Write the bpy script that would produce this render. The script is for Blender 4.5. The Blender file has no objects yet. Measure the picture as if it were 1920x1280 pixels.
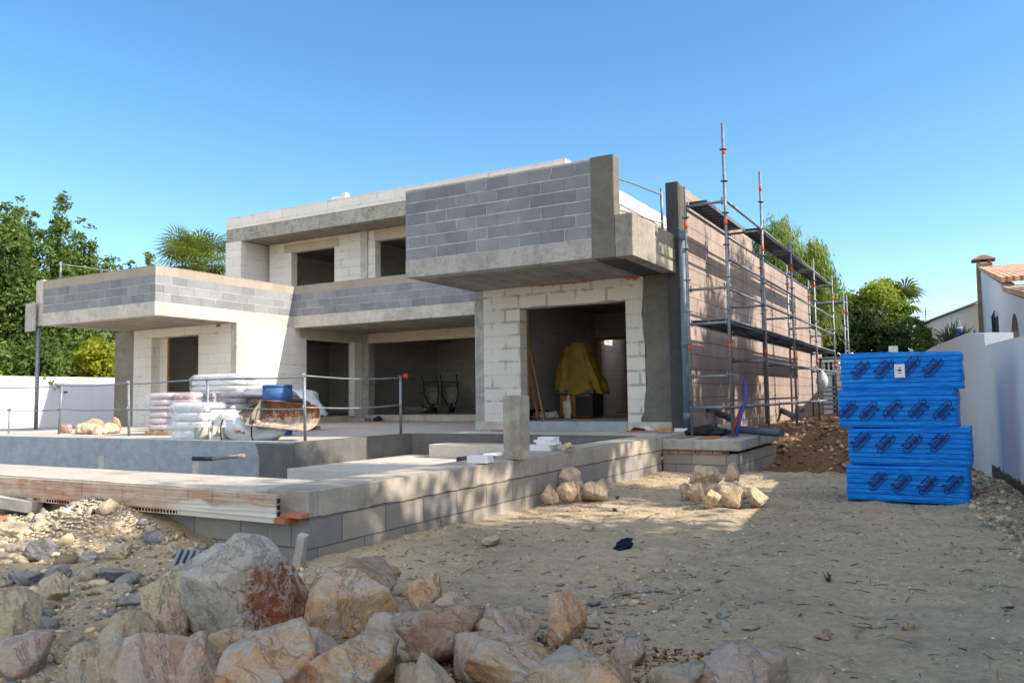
import bpy, bmesh, math, random
import numpy as np
from mathutils import Vector, Matrix, noise, Euler
R = math.radians
random.seed(7)
SC = bpy.context.scene
COL = SC.collection

# ------------------------------------------------------------------ objects
def link(o, parent=None):
    COL.objects.link(o)
    if parent is not None: o.parent = parent
    return o
def tag(o, label=None, cat=None, group=None, kind=None):
    if label: o['label'] = label
    if cat: o['category'] = cat
    if group: o['group'] = group
    if kind: o['kind'] = kind
    return o
def empty(name, loc=(0, 0, 0), label=None, cat=None, group=None, rz=0):
    o = bpy.data.objects.new(name, None); link(o)
    o.location = loc; o.rotation_euler = (0, 0, rz); o.empty_display_size = .2
    return tag(o, label, cat, group)
def mesh_obj(name, bm, mats, parent=None, smooth=False, bevel=0, loc=None):
    me = bpy.data.meshes.new(name)
    bm.normal_update(); bm.to_mesh(me); bm.free()
    if not isinstance(mats, (list, tuple)): mats = [mats]
    for m in mats: me.materials.append(m)
    if smooth: me.polygons.foreach_set('use_smooth', [True]*len(me.polygons))
    o = bpy.data.objects.new(name, me); link(o, parent)
    if bevel:
        b = o.modifiers.new('b', 'BEVEL'); b.width = bevel; b.segments = 2; b.limit_method = 'ANGLE'
    if loc: o.location = loc
    return o
def np_obj(name, V, F, mats, parent=None, smooth=False, midx=None):
    me = bpy.data.meshes.new(name)
    V = np.asarray(V, dtype=np.float32); F = np.asarray(F, dtype=np.int32)
    n = F.shape[1]
    me.vertices.add(len(V)); me.vertices.foreach_set('co', V.ravel())
    me.loops.add(F.size); me.loops.foreach_set('vertex_index', F.ravel())
    me.polygons.add(len(F)); me.polygons.foreach_set('loop_start', np.arange(0, F.size, n, dtype=np.int32))
    me.polygons.foreach_set('loop_total', np.full(len(F), n, dtype=np.int32))
    if smooth: me.polygons.foreach_set('use_smooth', np.ones(len(F), dtype=bool))
    if not isinstance(mats, (list, tuple)): mats = [mats]
    for m in mats: me.materials.append(m)
    if midx is not None: me.polygons.foreach_set('material_index', np.asarray(midx, dtype=np.int32))
    me.update(calc_edges=True); me.validate()
    return link(bpy.data.objects.new(name, me), parent)
def bx(bm, x0, x1, y0, y1, z0, z1, mi=0, M=None):
    v = [bm.verts.new((x, y, z)) for z in (z0, z1) for y in (y0, y1) for x in (x0, x1)]
    if M is not None:
        for q in v: q.co = M @ q.co
    for f in ((0, 2, 3, 1), (4, 5, 7, 6), (0, 1, 5, 4), (1, 3, 7, 5), (3, 2, 6, 7), (2, 0, 4, 6)):
        bm.faces.new([v[i] for i in f]).material_index = mi
def part(name, boxes, m, parent=None, bevel=0):
    bm = bmesh.new()
    for b in boxes: bx(bm, *b)
    return mesh_obj(name, bm, m, parent, bevel=bevel)
def cyl(bm, a, b, r, seg=10, r2=None, mi=0, cap=True):
    a = Vector(a); b = Vector(b); d = (b-a).normalized()
    q = d.to_track_quat('Z', 'Y'); r2 = r if r2 is None else r2
    A = []; B = []
    for i in range(seg):
        t = 2*math.pi*i/seg; e = q @ Vector((math.cos(t), math.sin(t), 0))
        A.append(bm.verts.new(a+e*r)); B.append(bm.verts.new(b+e*r2))
    for i in range(seg):
        j = (i+1) % seg
        f = bm.faces.new((A[i], A[j], B[j], B[i])); f.material_index = mi; f.smooth = True
    if cap:
        bm.faces.new(A[::-1]).material_index = mi; bm.faces.new(B).material_index = mi
def tube(bm, pts, rad, seg=8, mi=0):
    rings = []
    n = len(pts); P = [Vector(p) for p in pts]
    if not isinstance(rad, (list, tuple)): rad = [rad]*n
    up = None
    for i in range(n):
        d = (P[min(i+1, n-1)]-P[max(i-1, 0)]).normalized()
        if up is None: up = d.orthogonal().normalized()
        u = (up - d*up.dot(d)).normalized(); w = d.cross(u); up = u
        rings.append([bm.verts.new(P[i]+(u*math.cos(2*math.pi*k/seg)+w*math.sin(2*math.pi*k/seg))*rad[i]) for k in range(seg)])
    for i in range(n-1):
        for k in range(seg):
            j = (k+1) % seg
            f = bm.faces.new((rings[i][k], rings[i][j], rings[i+1][j], rings[i+1][k])); f.material_index = mi; f.smooth = True
    bm.faces.new(rings[0][::-1]).material_index = mi; bm.faces.new(rings[-1]).material_index = mi
def fbm(x, y, z=0., o=4): return noise.fractal(Vector((x, y, z)), 1.0, 2.0, o)

# ------------------------------------------------------------------ materials
class NT:
    def __init__(s, name, rough=.85, spec=.25):
        s.m = bpy.data.materials.new(name); s.m.use_nodes = True
        s.t = s.m.node_tree; s.N = s.t.nodes; s.L = s.t.links
        s.b = s.N['Principled BSDF']; s.b.inputs['Roughness'].default_value = rough
        s.b.inputs['Specular IOR Level'].default_value = spec
        s._pos = None
    def n(s, typ, **k):
        o = s.N.new(typ)
        for a, v in k.items(): setattr(o, a, v)
        return o
    def put(s, sock, v):
        if hasattr(v, 'links'): s.L.new(v, sock)
        elif v is not None:
            if isinstance(v, (tuple, list)) and len(v) == 3 and sock.type == 'RGBA': v = (*v, 1)
            sock.default_value = v
    def pos(s):
        if s._pos is None: s._pos = s.n('ShaderNodeNewGeometry').outputs['Position']
        return s._pos
    def obj(s): return s.n('ShaderNodeTexCoord').outputs['Object']
    def gen(s): return s.n('ShaderNodeTexCoord').outputs['Generated']
    def math(s, op, a, b=None, c=None, clamp=False):
        o = s.n('ShaderNodeMath', operation=op); o.use_clamp = clamp
        s.put(o.inputs[0], a)
        if b is not None: s.put(o.inputs[1], b)
        if c is not None: s.put(o.inputs[2], c)
        return o.outputs[0]
    def sep(s, v):
        o = s.n('ShaderNodeSeparateXYZ'); s.put(o.inputs[0], v); return o.outputs
    def comb(s, x, y, z=0.):
        o = s.n('ShaderNodeCombineXYZ'); s.put(o.inputs[0], x); s.put(o.inputs[1], y); s.put(o.inputs[2], z); return o.outputs[0]
    def vscale(s, v, sc):
        o = s.n('ShaderNodeVectorMath', operation='MULTIPLY'); s.put(o.inputs[0], v); o.inputs[1].default_value = sc; return o.outputs[0]
    def noise(s, v, scale, detail=4., rough=.55, dist=0., col=False):
        o = s.n('ShaderNodeTexNoise'); s.put(o.inputs['Vector'], v)
        o.inputs['Scale'].default_value = scale; o.inputs['Detail'].default_value = detail
        o.inputs['Roughness'].default_value = rough; o.inputs['Distortion'].default_value = dist
        return o.outputs['Color' if col else 'Fac']
    def ramp(s, f, a, b, lo=0., hi=1.):
        o = s.n('ShaderNodeMapRange'); o.clamp = True; s.put(o.inputs[0], f)
        o.inputs[1].default_value = a; o.inputs[2].default_value = b
        o.inputs[3].default_value = lo; o.inputs[4].default_value = hi
        return o.outputs[0]
    def mix(s, f, a, b, mode='MIX'):
        o = s.n('ShaderNodeMix', data_type='RGBA', blend_type=mode)
        s.put(o.inputs[0], f); s.put(o.inputs[6], a); s.put(o.inputs[7], b); return o.outputs[2]
    def var(s, c, f, amt=.2):
        # multiplies a colour by 1 +- amt following f
        g = s.ramp(f, .25, .75, 1-amt, 1+amt)
        cc = s.comb(g, g, g)
        return s.mix(1., c, cc, 'MULTIPLY')
    def base(s, c): s.put(s.b.inputs['Base Color'], c)
    def bump(s, h, dist=.01, strength=.6):
        o = s.n('ShaderNodeBump'); s.put(o.inputs['Height'], h)
        o.inputs['Distance'].default_value = dist; o.inputs['Strength'].default_value = strength
        s.L.new(o.outputs[0], s.b.inputs['Normal'])
    def wallvec(s, ox=0., oz=0.):
        p = s.sep(s.pos())
        return s.comb(s.math('ADD', s.math('ADD', p[0], p[1]), ox), s.math('ADD', p[2], oz), 0.)
    def brick(s, v, bw, bh, ms, c1, c2, cm, smooth=.1, off=.5, bias=0.):
        o = s.n('ShaderNodeTexBrick'); s.put(o.inputs['Vector'], v)
        o.offset = off
        o.inputs['Scale'].default_value = 1.; o.inputs['Brick Width'].default_value = bw; o.inputs['Row Height'].default_value = bh
        o.inputs['Mortar Size'].default_value = ms; o.inputs['Mortar Smooth'].default_value = smooth; o.inputs['Bias'].default_value = bias
        s.put(o.inputs['Color1'], c1); s.put(o.inputs['Color2'], c2); s.put(o.inputs['Mortar'], cm)
        return o.outputs

def plain(name, c, rough=.7, spec=.3, metal=0., v=.12, sc=6.):
    t = NT(name, rough, spec); t.b.inputs['Metallic'].default_value = metal
    t.base(t.var(c, t.noise(t.pos(), sc, 5.), v)); t.bump(t.noise(t.pos(), sc*8, 3.), .004, .4)
    return t.m

def aac_mat(name, c=(.71, .68, .635), c2=(.66, .635, .60), bw=.6, bh=.25, oz=.07, smear=.6, line=(.42, .395, .355), ms=.0028):
    t = NT(name, .92, .15)
    v = t.wallvec(.13, oz)
    wob = t.noise(t.pos(), 3., 2., col=True)
    line_ = t.mix(t.ramp(t.noise(t.pos(), 2.3, 3.), .42, .58), line, c)
    b = t.brick(v, bw, bh, ms, c, c2, line_, .2)
    col = t.var(b['Color'], t.noise(t.pos(), 1.3, 5.), .07)
    # smeared adhesive round some of the joints
    b2 = t.brick(v, bw, bh, .035, (0, 0, 0), (0, 0, 0), (1, 1, 1), .6)
    sm = t.math('MULTIPLY', b2['Fac'], t.ramp(t.noise(t.vscale(t.pos(), (3., 3., 2.2)), 1.1, 4., .7, .4), .60-.12*smear, .72-.12*smear))
    col = t.mix(t.math('MULTIPLY', sm, smear, clamp=True), col, (.40, .375, .33))
    spots = t.ramp(t.noise(t.vscale(t.pos(), (1., 1., .35)), 2.4, 5., .7), .66, .74)
    col = t.mix(t.math('MULTIPLY', spots, .35*smear), col, (.38, .36, .32))
    col = t.var(col, t.noise(t.pos(), 30., 2.), .04)
    t.base(col)
    t.bump(t.math('SUBTRACT', t.math('MULTIPLY', t.noise(t.pos(), 60., 2.), .12), b['Fac']), .006, .7)
    return t.m

def cmu_mat(name, c1=(.235, .25, .275), c2=(.165, .18, .205), mort=(.52, .525, .53), top_z=None, oz=-.1):
    t = NT(name, .95, .12)
    v = t.wallvec(.07, oz)
    wv = t.n('ShaderNodeVectorMath', operation='ADD'); t.put(wv.inputs[0], v)
    w = t.noise(t.pos(), 6., 2., col=True)
    t.put(wv.inputs[1], t.vscale(t.n_sub(w), (.012, .012, 0)))
    vj = t.mix(t.ramp(t.noise(t.pos(), 2.7, 2.), .5, .56), tuple(q*.55 for q in c1), mort)
    b = t.brick(wv.outputs[0], .4, .2, .0042, c1, c2, vj, .25)
    col = t.var(b['Color'], t.noise(t.pos(), 2.2, 5.), .16)
    zz = t.math('FRACT', t.math('DIVIDE', t.sep(wv.outputs[0])[1], .2))
    hz = t.math('ABSOLUTE', t.math('SUBTRACT', zz, .5))
    hw = t.ramp(t.noise(t.pos(), 4.5, 4.), .35, .65, .488, .452)
    hj = t.ramp(t.math('SUBTRACT', hz, hw), -.006, .008)
    col = t.mix(t.math('MULTIPLY', hj, .85), col, mort)
    if top_z is not None:
        z = t.sep(t.pos())[2]
        f = t.ramp(z, top_z-.004, top_z+.004)
        bt = t.brick(v, .4, .2, .004, (.36, .315, .265), (.30, .265, .225), (.25, .225, .2), .2)
        col = t.mix(f, col, bt['Color'])
    sm = t.ramp(t.noise(t.vscale(t.pos(), (2., 2., 3.)), 1.6, 5., .65), .6, .7)
    col = t.mix(t.math('MULTIPLY', sm, .3), col, (.33, .32, .31))
    g = t.noise(t.pos(), 90., 3., .7)
    col = t.var(col, g, .16)
    t.base(col)
    t.bump(t.math('SUBTRACT', t.math('MULTIPLY', g, .35), t.math('MULTIPLY', b['Fac'], -.6)), .008, .9)
    return t.m
NT.n_sub = lambda s, w: (lambda o: (s.put(o.inputs[0], w), setattr(o.inputs[1], 'default_value', (.5, .5, .5)), o.outputs[0])[2])(s.n('ShaderNodeVectorMath', operation='SUBTRACT'))

def conc_mat(name, c=(.34, .325, .30), v=.25, stain=(.20, .192, .18), amount=.6, streak=.4, rough=.9, boards=None, grain=.012):
    t = NT(name, rough, .2)
    col = t.var(c, t.noise(t.pos(), .9, 6., .6), v)
    f = t.ramp(t.noise(t.pos(), 2.6, 7., .74, .8), .47, .60)
    col = t.mix(t.math('MULTIPLY', f, amount), col, stain)
    st = t.ramp(t.noise(t.vscale(t.pos(), (7., 7., .7)), 1., 4., .6), .5, .75)
    col = t.mix(t.math('MULTIPLY', st, streak), col, tuple(min(1, q*1.45) for q in c))
    dr = t.math('MULTIPLY', t.ramp(t.noise(t.vscale(t.pos(), (11., 11., .5)), 1., 5., .75), .52, .62), t.ramp(t.noise(t.pos(), 1.6, 3.), .42, .55))
    col = t.mix(t.math('MULTIPLY', dr, streak*.9), col, tuple(q*.55 for q in c))
    bl = t.ramp(t.noise(t.vscale(t.pos(), (1., 1., 1.6)), 5., 8., .8, .5), .50, .565)
    col = t.mix(t.math('MULTIPLY', bl, amount*.75), col, tuple(min(1, q*1.3) for q in c))
    vo = t.n('ShaderNodeTexVoronoi'); t.put(vo.inputs['Vector'], t.pos()); vo.inputs['Scale'].default_value = 24.
    ph = t.math('MULTIPLY', t.ramp(vo.outputs['Distance'], .06, .12, 1., 0.), t.ramp(t.sep(vo.outputs['Color'])[0], .7, .72))
    col = t.mix(t.math('MULTIPLY', ph, .6), col, tuple(q*.3 for q in c))
    h = t.noise(t.pos(), 35., 5., .7)
    if boards:
        p = t.sep(t.pos())
        bv = t.comb(p[1], p[0]) if boards == 'soffit' else t.wallvec()
        b = t.brick(bv, 2.3, .19, .008, (1, 1, 1), (.72, .72, .72), (.45, .45, .45), .3)
        col = t.mix(.8, col, b['Color'], 'MULTIPLY')
        h = t.math('SUBTRACT', h, t.math('MULTIPLY', b['Fac'], .7))
    col = t.var(col, t.noise(t.pos(), 70., 3., .7), .09)
    t.base(col); t.bump(h, grain, .55)
    return t.m

M = {}
M['aac'] = aac_mat('aac_blocks')
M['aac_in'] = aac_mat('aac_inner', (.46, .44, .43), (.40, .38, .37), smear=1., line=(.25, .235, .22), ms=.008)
M['aac_smear'] = aac_mat('aac_mortared', (.66, .62, .57), (.61, .575, .535), smear=1.1)
M['lintel'] = conc_mat('lintel_concrete', (.50, .43, .34), .12, (.38, .33, .27), .4, .2)
M['cmu'] = cmu_mat('grey_blocks', oz=.02)
M['cmu_top'] = cmu_mat('grey_blocks_pale_top', (.27, .28, .30), (.19, .20, .225), (.50, .49, .475), 2.79, oz=.01)
M['conc'] = conc_mat('concrete', (.35, .34, .32))
M['conc_pale'] = conc_mat('pale_concrete', (.47, .445, .40), .18, (.31, .29, .26), .6, .45)
M['conc_floor'] = conc_mat('floor_concrete', (.50, .46, .41), .12, (.40, .37, .33), .5, 0.)
M['soffit'] = conc_mat('board_marked_concrete', (.35, .315, .265), .2, (.2, .18, .15), .45, 0., boards='soffit')
M['soffit_grey'] = conc_mat('grey_soffit', (.29, .265, .235), .2, (.17, .155, .14), .5, 0., boards='soffit')
M['render_dark'] = conc_mat('dark_render', (.145, .137, .122), .16, (.10, .096, .088), .5, .12, grain=.004)
M['render_wet'] = conc_mat('wet_render', (.062, .063, .066), .25, (.045, .045, .048), .5, .1, grain=.004)
M['pool_plaster'] = conc_mat('pool_plaster', (.30, .33, .36), .14, (.21, .235, .265), .5, .15, grain=.004)
M['pool_dark'] = conc_mat('pool_dark_render', (.115, .115, .115), .2, (.17, .165, .155), .4, .35, grain=.004)
M['pool_floor'] = conc_mat('pool_floor', (.50, .48, .44), .1, (.40, .39, .37), .4, 0., grain=.004)
def blockwall():
    t = NT('pool_block_wall', .95, .12); v = t.wallvec(.0, .02)
    b = t.brick(v, .5, .2, .006, (.35, .315, .27), (.25, .245, .24), (.17, .155, .14), .3)
    z = t.sep(t.pos())[2]
    up = t.ramp(t.math('ADD', z, t.math('MULTIPLY', t.noise(t.pos(), 5., 4.), .05)), -.80, -.785)
    cap = t.var((.37, .335, .285), t.noise(t.pos(), 3., 6., .65), .25)
    st = t.ramp(t.noise(t.vscale(t.pos(), (8., 8., 1.)), 1., 4.), .55, .7)
    cap = t.mix(t.math('MULTIPLY', st, .35), cap, (.5, .48, .45))
    col = t.mix(up, t.var(b['Color'], t.noise(t.pos(), 2., 5.), .18), cap)
    crack = t.math('MULTIPLY', t.ramp(t.math('ABSOLUTE', t.math('SUBTRACT', t.math('ADD', z, t.math('MULTIPLY', t.noise(t.pos(), 5., 4.), .05)), -.79)), .0, .007, 1., 0.), .8)
    col = t.mix(crack, col, (.07, .06, .05))
    g = t.noise(t.pos(), 80., 3., .7)
    col = t.var(col, g, .15)
    t.base(col); t.bump(t.math('SUBTRACT', t.math('MULTIPLY', g, .4), t.math('ADD', b['Fac'], crack)), .01, .9)
    return t.m
M['poolblock'] = blockwall()
def brickedge():
    t = NT('terracotta_edge', .9, .15); v = t.wallvec(0, .61)
    b = t.brick(v, .26, 5., .006, (.40, .16, .095), (.47, .33, .24), (.24, .17, .125), .3)
    pl = t.ramp(t.noise(t.vscale(t.pos(), (1.4, 1.4, 4.)), 1.9, 6., .75), .40, .55)
    z = t.sep(t.pos())[2]
    low = t.ramp(t.math('ADD', z, t.math('MULTIPLY', t.noise(t.pos(), 3., 3.), .16)), -.645, -.665)
    x = t.sep(t.pos())[0]
    low = t.math('MULTIPLY', low, t.ramp(x, -5.4, -5.0))
    col = t.mix(t.math('MULTIPLY', pl, .85), b['Color'], (.50, .435, .35))
    col = t.mix(low, col, (.62, .59, .53))
    lines = t.ramp(t.noise(t.vscale(t.pos(), (1., 1., 50.)), 1., 2.), .4, .6)
    col = t.var(col, lines, .12)
    t.base(col); t.bump(t.math('SUBTRACT', lines, b['Fac']), .004, .6); return t.m
M['brickedge'] = brickedge()
M['terracotta'] = plain('terracotta', (.42, .17, .10), .9, .1, v=.2)
def finside():
    t = NT('side_wall_blocks', .93, .12); v = t.wallvec(.2, .05)
    b = t.brick(v, .52, .25, .008, (.32, .25, .22), (.27, .215, .195), (.15, .12, .115), .3)
    col = t.var(b['Color'], t.noise(t.pos(), 1.2, 5.), .18)
    st = t.ramp(t.noise(t.vscale(t.pos(), (1.6, 1.6, .22)), 1.6, 5., .65, .5), .5, .68)
    col = t.mix(t.math('MULTIPLY', st, .5), col, (.40, .345, .31))
    st2 = t.ramp(t.noise(t.vscale(t.pos(), (2.6, 2.6, .3)), 1.1, 5., .65, .3), .55, .7)
    col = t.mix(t.math('MULTIPLY', st2, .5), col, (.17, .135, .125))
    # rough unrendered edge by the corner
    p = t.sep(t.pos()); f = t.ramp(t.math('ADD', p[1], t.math('MULTIPLY', t.noise(t.pos(), 1.5, 4.), .5)), 13.62, 13.58)
    col = t.mix(f, col, (.10, .092, .082))
    g = t.noise(t.pos(), 60., 3., .7); col = t.var(col, g, .1)
    t.base(col); t.bump(t.math('SUBTRACT', t.math('MULTIPLY', g, .3), b['Fac']), .008, .8); return t.m
M['finside'] = finside()
def white_wall(name, dark=False, rough=.55):
    t = NT(name, rough, .35)
    col = t.var((.76, .76, .77), t.noise(t.pos(), .7, 5.), .05)
    dd = t.ramp(t.noise(t.vscale(t.pos(), (3., 3., .35)), 1.4, 6., .7), .55, .72); col = t.mix(t.math('MULTIPLY', dd, .22), col, (.50, .47, .42))
    if dark:
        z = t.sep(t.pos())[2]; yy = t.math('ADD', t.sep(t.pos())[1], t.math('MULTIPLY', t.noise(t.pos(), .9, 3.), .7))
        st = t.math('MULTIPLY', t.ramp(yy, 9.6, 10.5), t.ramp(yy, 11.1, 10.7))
        col = t.mix(t.math('MULTIPLY', t.math('MULTIPLY', st, t.ramp(z, .36, .0)), .62), col, (.10, .30, .66))  # soft-edged blue patch mixed into the wall colour
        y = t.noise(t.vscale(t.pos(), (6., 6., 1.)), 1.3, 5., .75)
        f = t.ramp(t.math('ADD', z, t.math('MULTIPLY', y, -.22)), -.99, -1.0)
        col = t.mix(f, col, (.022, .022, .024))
    t.base(col); t.bump(t.noise(t.pos(), 40., 3.), .002, .3); return t.m
M['stackblk'] = aac_mat('stacked_blocks', (.60, .60, .62), (.50, .50, .52), .6, .25, 0, 1., line=(.15, .15, .15), ms=.02)
M['white_wall'] = white_wall('white_render_wall')
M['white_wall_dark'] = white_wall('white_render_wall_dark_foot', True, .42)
def soil():
    t = NT('soil', .97, .1); P = t.pos(); p = t.sep(P)
    sand = t.mix(t.ramp(t.noise(P, .8, 6., .6), .35, .65), (.49, .395, .265), (.39, .325, .225))
    grey = t.ramp(t.noise(P, 2.3, 6., .7), .5, .66)
    sand = t.mix(t.math('MULTIPLY', grey, .5), sand, (.50, .42, .30))
    fine = t.noise(P, 26., 6., .75); sand = t.var(sand, fine, .30)
    dk = t.ramp(t.noise(P, 7., 6., .7), .54, .68); sand = t.mix(t.math('MULTIPLY', dk, .5), sand, (.17, .135, .09))
    pt_ = t.ramp(t.noise(P, 1.1, 7., .7, .5), .50, .62); sand = t.mix(t.math('MULTIPLY', pt_, .38), sand, (.22, .19, .14))
    brown = t.var((.17, .105, .065), t.noise(P, 2.2, 6., .65), .35); brown = t.var(brown, fine, .3)
    far = t.ramp(t.math('ADD', p[1], t.math('MULTIPLY', t.noise(P, 1.2, 4.), 1.6)), 12.6, 13.6)
    # reddish earth pushed up between the boulders
    fx = t.math('MULTIPLY', t.ramp(p[0], -3.2, -2.7), t.ramp(p[0], -1.2, -1.7))
    fy = t.ramp(p[1], 3.45, 3.1)
    red = t.math('MULTIPLY', t.math('MULTIPLY', fx, fy), t.ramp(t.noise(P, 2.5, 5., .6), .34, .5))
    col = t.mix(far, sand, brown); col = t.mix(red, col, t.var((.17, .085, .045), fine, .35))
    v = t.n('ShaderNodeTexVoronoi'); t.put(v.inputs['Vector'], P); v.inputs['Scale'].default_value = 34.
    peb = t.ramp(v.outputs['Distance'], .12, .3, 1., 0.)
    rnd = t.sep(v.outputs['Color'])[0]
    pm = t.math('MULTIPLY', peb, t.ramp(rnd, .72, .76)); col = t.mix(t.math('MULTIPLY', pm, .6), col, (.46, .42, .35))
    t.base(col)
    h = t.math('ADD', t.math('MULTIPLY', fine, .8), t.math('MULTIPLY', pm, .5))
    h = t.math('ADD', h, t.math('MULTIPLY', t.noise(P, 7., 6., .7), 1.2))
    t.bump(h, .02, .9); return t.m
M['soil'] = soil()
def rock(name, a, b, c, vein=(.70, .69, .68), vs=.5, red=None, sc=1.):
    a, b, c = [tuple(min(.85, q*(1.5 if name != 'rock_slate' else 1.1)) for q in k) for k in (a, b, c)]
    t = NT(name, .88, .2); P = t.obj()
    col = t.mix(t.ramp(t.noise(P, 3.*sc, 6., .62, .8), .38, .62), a, b)
    col = t.mix(t.math('MULTIPLY', t.ramp(t.noise(P, 5.5*sc, 7., .68, 1.2), .52, .64), .85), col, c)
    if red:
        px = t.sep(P)
        f = t.math('ADD', t.math('MULTIPLY', px[0], 1.), t.math('MULTIPLY', t.noise(P, 4., 9., .75, .8), .42))
        f = t.math('MULTIPLY', t.ramp(f, .245, .27), t.ramp(t.math('ADD', px[2], t.math('MULTIPLY', t.noise(P, 6., 4.), .1)), .50, .47))
        col = t.mix(f, col, t.mix(t.ramp(t.noise(P, 18., 8., .85), .5, .62), t.var(red, t.noise(P, 14., 5., .7), .35), (.50, .30, .20)))
    wv = t.ramp(t.noise(P, 8.*sc, 9., .8, 1.4), .515, .56)
    n2 = t.ramp(t.noise(P, 3.5*sc, 4.), .36, .50)
    col = t.mix(t.math('MULTIPLY', t.math('MULTIPLY', wv, n2), vs), col, vein)
    g = t.noise(P, 34.*sc, 9., .9); col = t.var(col, g, .55)
    sp_ = t.ramp(t.noise(P, 60.*sc, 4., .8), .60, .68); col = t.mix(t.math('MULTIPLY', sp_, .5), col, vein)
    dk_ = t.ramp(t.noise(P, 22.*sc, 8., .85, .5), .42, .36); col = t.mix(t.math('MULTIPLY', dk_, .2), col, (.16, .11, .065))
    nz_ = t.sep(t.n('ShaderNodeNewGeometry').outputs['Normal'])[2]
    du = t.math('MULTIPLY', t.ramp(t.math('ADD', nz_, t.math('MULTIPLY', t.noise(P, 6.*sc, 6., .7), .9)), .80, 1.3), .38)
    col = t.mix(du, col, (.56, .49, .38))
    cr = t.ramp(t.math('ABSOLUTE', t.math('SUBTRACT', t.noise(P, 3.4*sc, 6., .62, 1.), .5)), .0, .012, 1., 0.)
    col = t.mix(t.math('MULTIPLY', cr, .2), col, (.12, .08, .05))
    wn_ = t.math('ABSOLUTE', t.math('SUBTRACT', t.noise(P, 6.5*sc, 8., .7, 1.3), .5))
    wl_n = t.math('MULTIPLY', t.ramp(wn_, .006, .022, 1., 0.), t.ramp(t.noise(P, 3.*sc, 3.), .42, .52))
    col = t.mix(t.math('MULTIPLY', wl_n, min(1., vs*.9)), col, vein)
    t.base(col)
    h = t.math('ADD', t.math('MULTIPLY', t.noise(P, 9.*sc, 7., .7, .5), 2.5), g)
    h = t.math('SUBTRACT', h, t.math('MULTIPLY', cr, .6))
    t.bump(h, .018, 1.); return t.m
M['rk_grey'] = rock('rock_grey_red', (.46, .42, .36), (.38, .36, .32), (.54, .47, .38), vs=.8, red=(.34, .125, .065))
M['rk_orange'] = rock('rock_orange', (.56, .40, .24), (.48, .25, .10), (.58, .53, .45), vs=1.)
M['rk_tan'] = rock('rock_tan', (.50, .42, .31), (.42, .31, .19), (.54, .48, .39), vs=.8)
M['rk_brown'] = rock('rock_brown', (.27, .16, .10), (.34, .23, .15), (.21, .12, .075), vs=.4)
M['rk_pink'] = rock('rock_pink', (.50, .40, .33), (.42, .26, .18), (.54, .46, .39), vs=.9)
M['rk_sand'] = rock('rock_sandstone', (.48, .40, .27), (.42, .35, .24), (.36, .30, .21), vs=.15)
M['rk_slate'] = rock('rock_slate', (.27, .28, .30), (.34, .34, .34), (.36, .32, .26), vs=.08)
M['rk_warm'] = rock('rock_warm', (.56, .42, .27), (.48, .32, .19), (.58, .49, .36), vs=.35, sc=1.6)
def leafmat(name, a, b, c=None, trans=.35):
    t = NT(name, .55, .3)
    isl = t.n('ShaderNodeNewGeometry').outputs['Random Per Island']
    col = t.mix(isl, a, b)
    col = t.mix(t.ramp(t.noise(t.pos(), .55, 3.), .4, .62), col, c or a)
    t.base(col)
    tr = t.n('ShaderNodeBsdfTranslucent'); t.put(tr.inputs[0], t.mix(.5, col, (.35, .45, .05)))
    mx = t.n('ShaderNodeMixShader'); mx.inputs[0].default_value = trans
    t.L.new(t.b.outputs[0], mx.inputs[1]); t.L.new(tr.outputs[0], mx.inputs[2])
    t.L.new(mx.outputs[0], t.N['Material Output'].inputs[0]); return t.m
M['leaf_carob'] = leafmat('carob_leaves', (.07, .125, .028), (.17, .23, .055), (.05, .095, .026))
M['leaf_bright'] = leafmat('bright_leaves', (.25, .31, .035), (.15, .22, .03), (.36, .37, .03), .45)
M['leaf_dark'] = leafmat('dark_leaves', (.03, .055, .018), (.06, .09, .025), (.04, .075, .02), .15)
M['leaf_pepper'] = leafmat('pepper_tree_leaves', (.17, .24, .05), (.24, .30, .08), (.13, .2, .05))
M['leaf_palm'] = leafmat('palm_leaves', (.09, .14, .03), (.25, .29, .06), (.15, .19, .04), .2)
M['leaf_yucca'] = leafmat('yucca_leaves', (.07, .11, .05), (.11, .16, .07), None, .1)
M['bark'] = plain('bark', (.16, .12, .085), .95, .1, v=.35, sc=5.)
def galv():
    t = NT('galvanised_steel', .5, .5); t.b.inputs['Metallic'].default_value = .55
    c = t.mix(t.ramp(t.noise(t.pos(), 14., 5., .7), .4, .65), (.25, .275, .30), (.14, .16, .185))
    c = t.mix(t.math('MULTIPLY', t.ramp(t.noise(t.pos(), 5., 5., .7), .6, .7), .5), c, (.42, .41, .38))
    t.base(c); t.bump(t.noise(t.pos(), 50., 3.), .002, .5); return t.m
M['steel'] = galv()
M['steel_blue'] = plain('steel_rail', (.20, .235, .265), .55, .4, .4, .25, 12.)
M['red_band'] = plain('red_band', (.62, .10, .035), .6, .3)
M['plank'] = plain('steel_plank', (.155, .165, .18), .6, .35, .35, .3, 5.)
M['pvc'] = plain('grey_pvc', (.065, .08, .115), .45, .4, v=.15)
M['pvc_blue'] = plain('blue_grey_pvc', (.13, .17, .235), .45, .4, v=.12)
M['black'] = plain('black_plastic', (.02, .021, .024), .6, .3)
M['navy'] = plain('navy_cloth', (.012, .018, .045), .9, .1)
M['white'] = plain('white_paint', (.72, .73, .74), .6, .3, v=.06)
M['wood'] = plain('timber', (.36, .17, .08), .8, .2, v=.25, sc=9.)
M['wood_pale'] = plain('pallet_wood', (.34, .23, .14), .85, .2, v=.3, sc=9.)
t = NT('rusty_steel', .9, .2); zz = t.sep(t.pos())[2]
rc = t.mix(t.ramp(t.noise(t.pos(), 9., 8., .8, .6), .42, .6), (.16, .05, .02), (.30, .12, .055))
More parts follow.
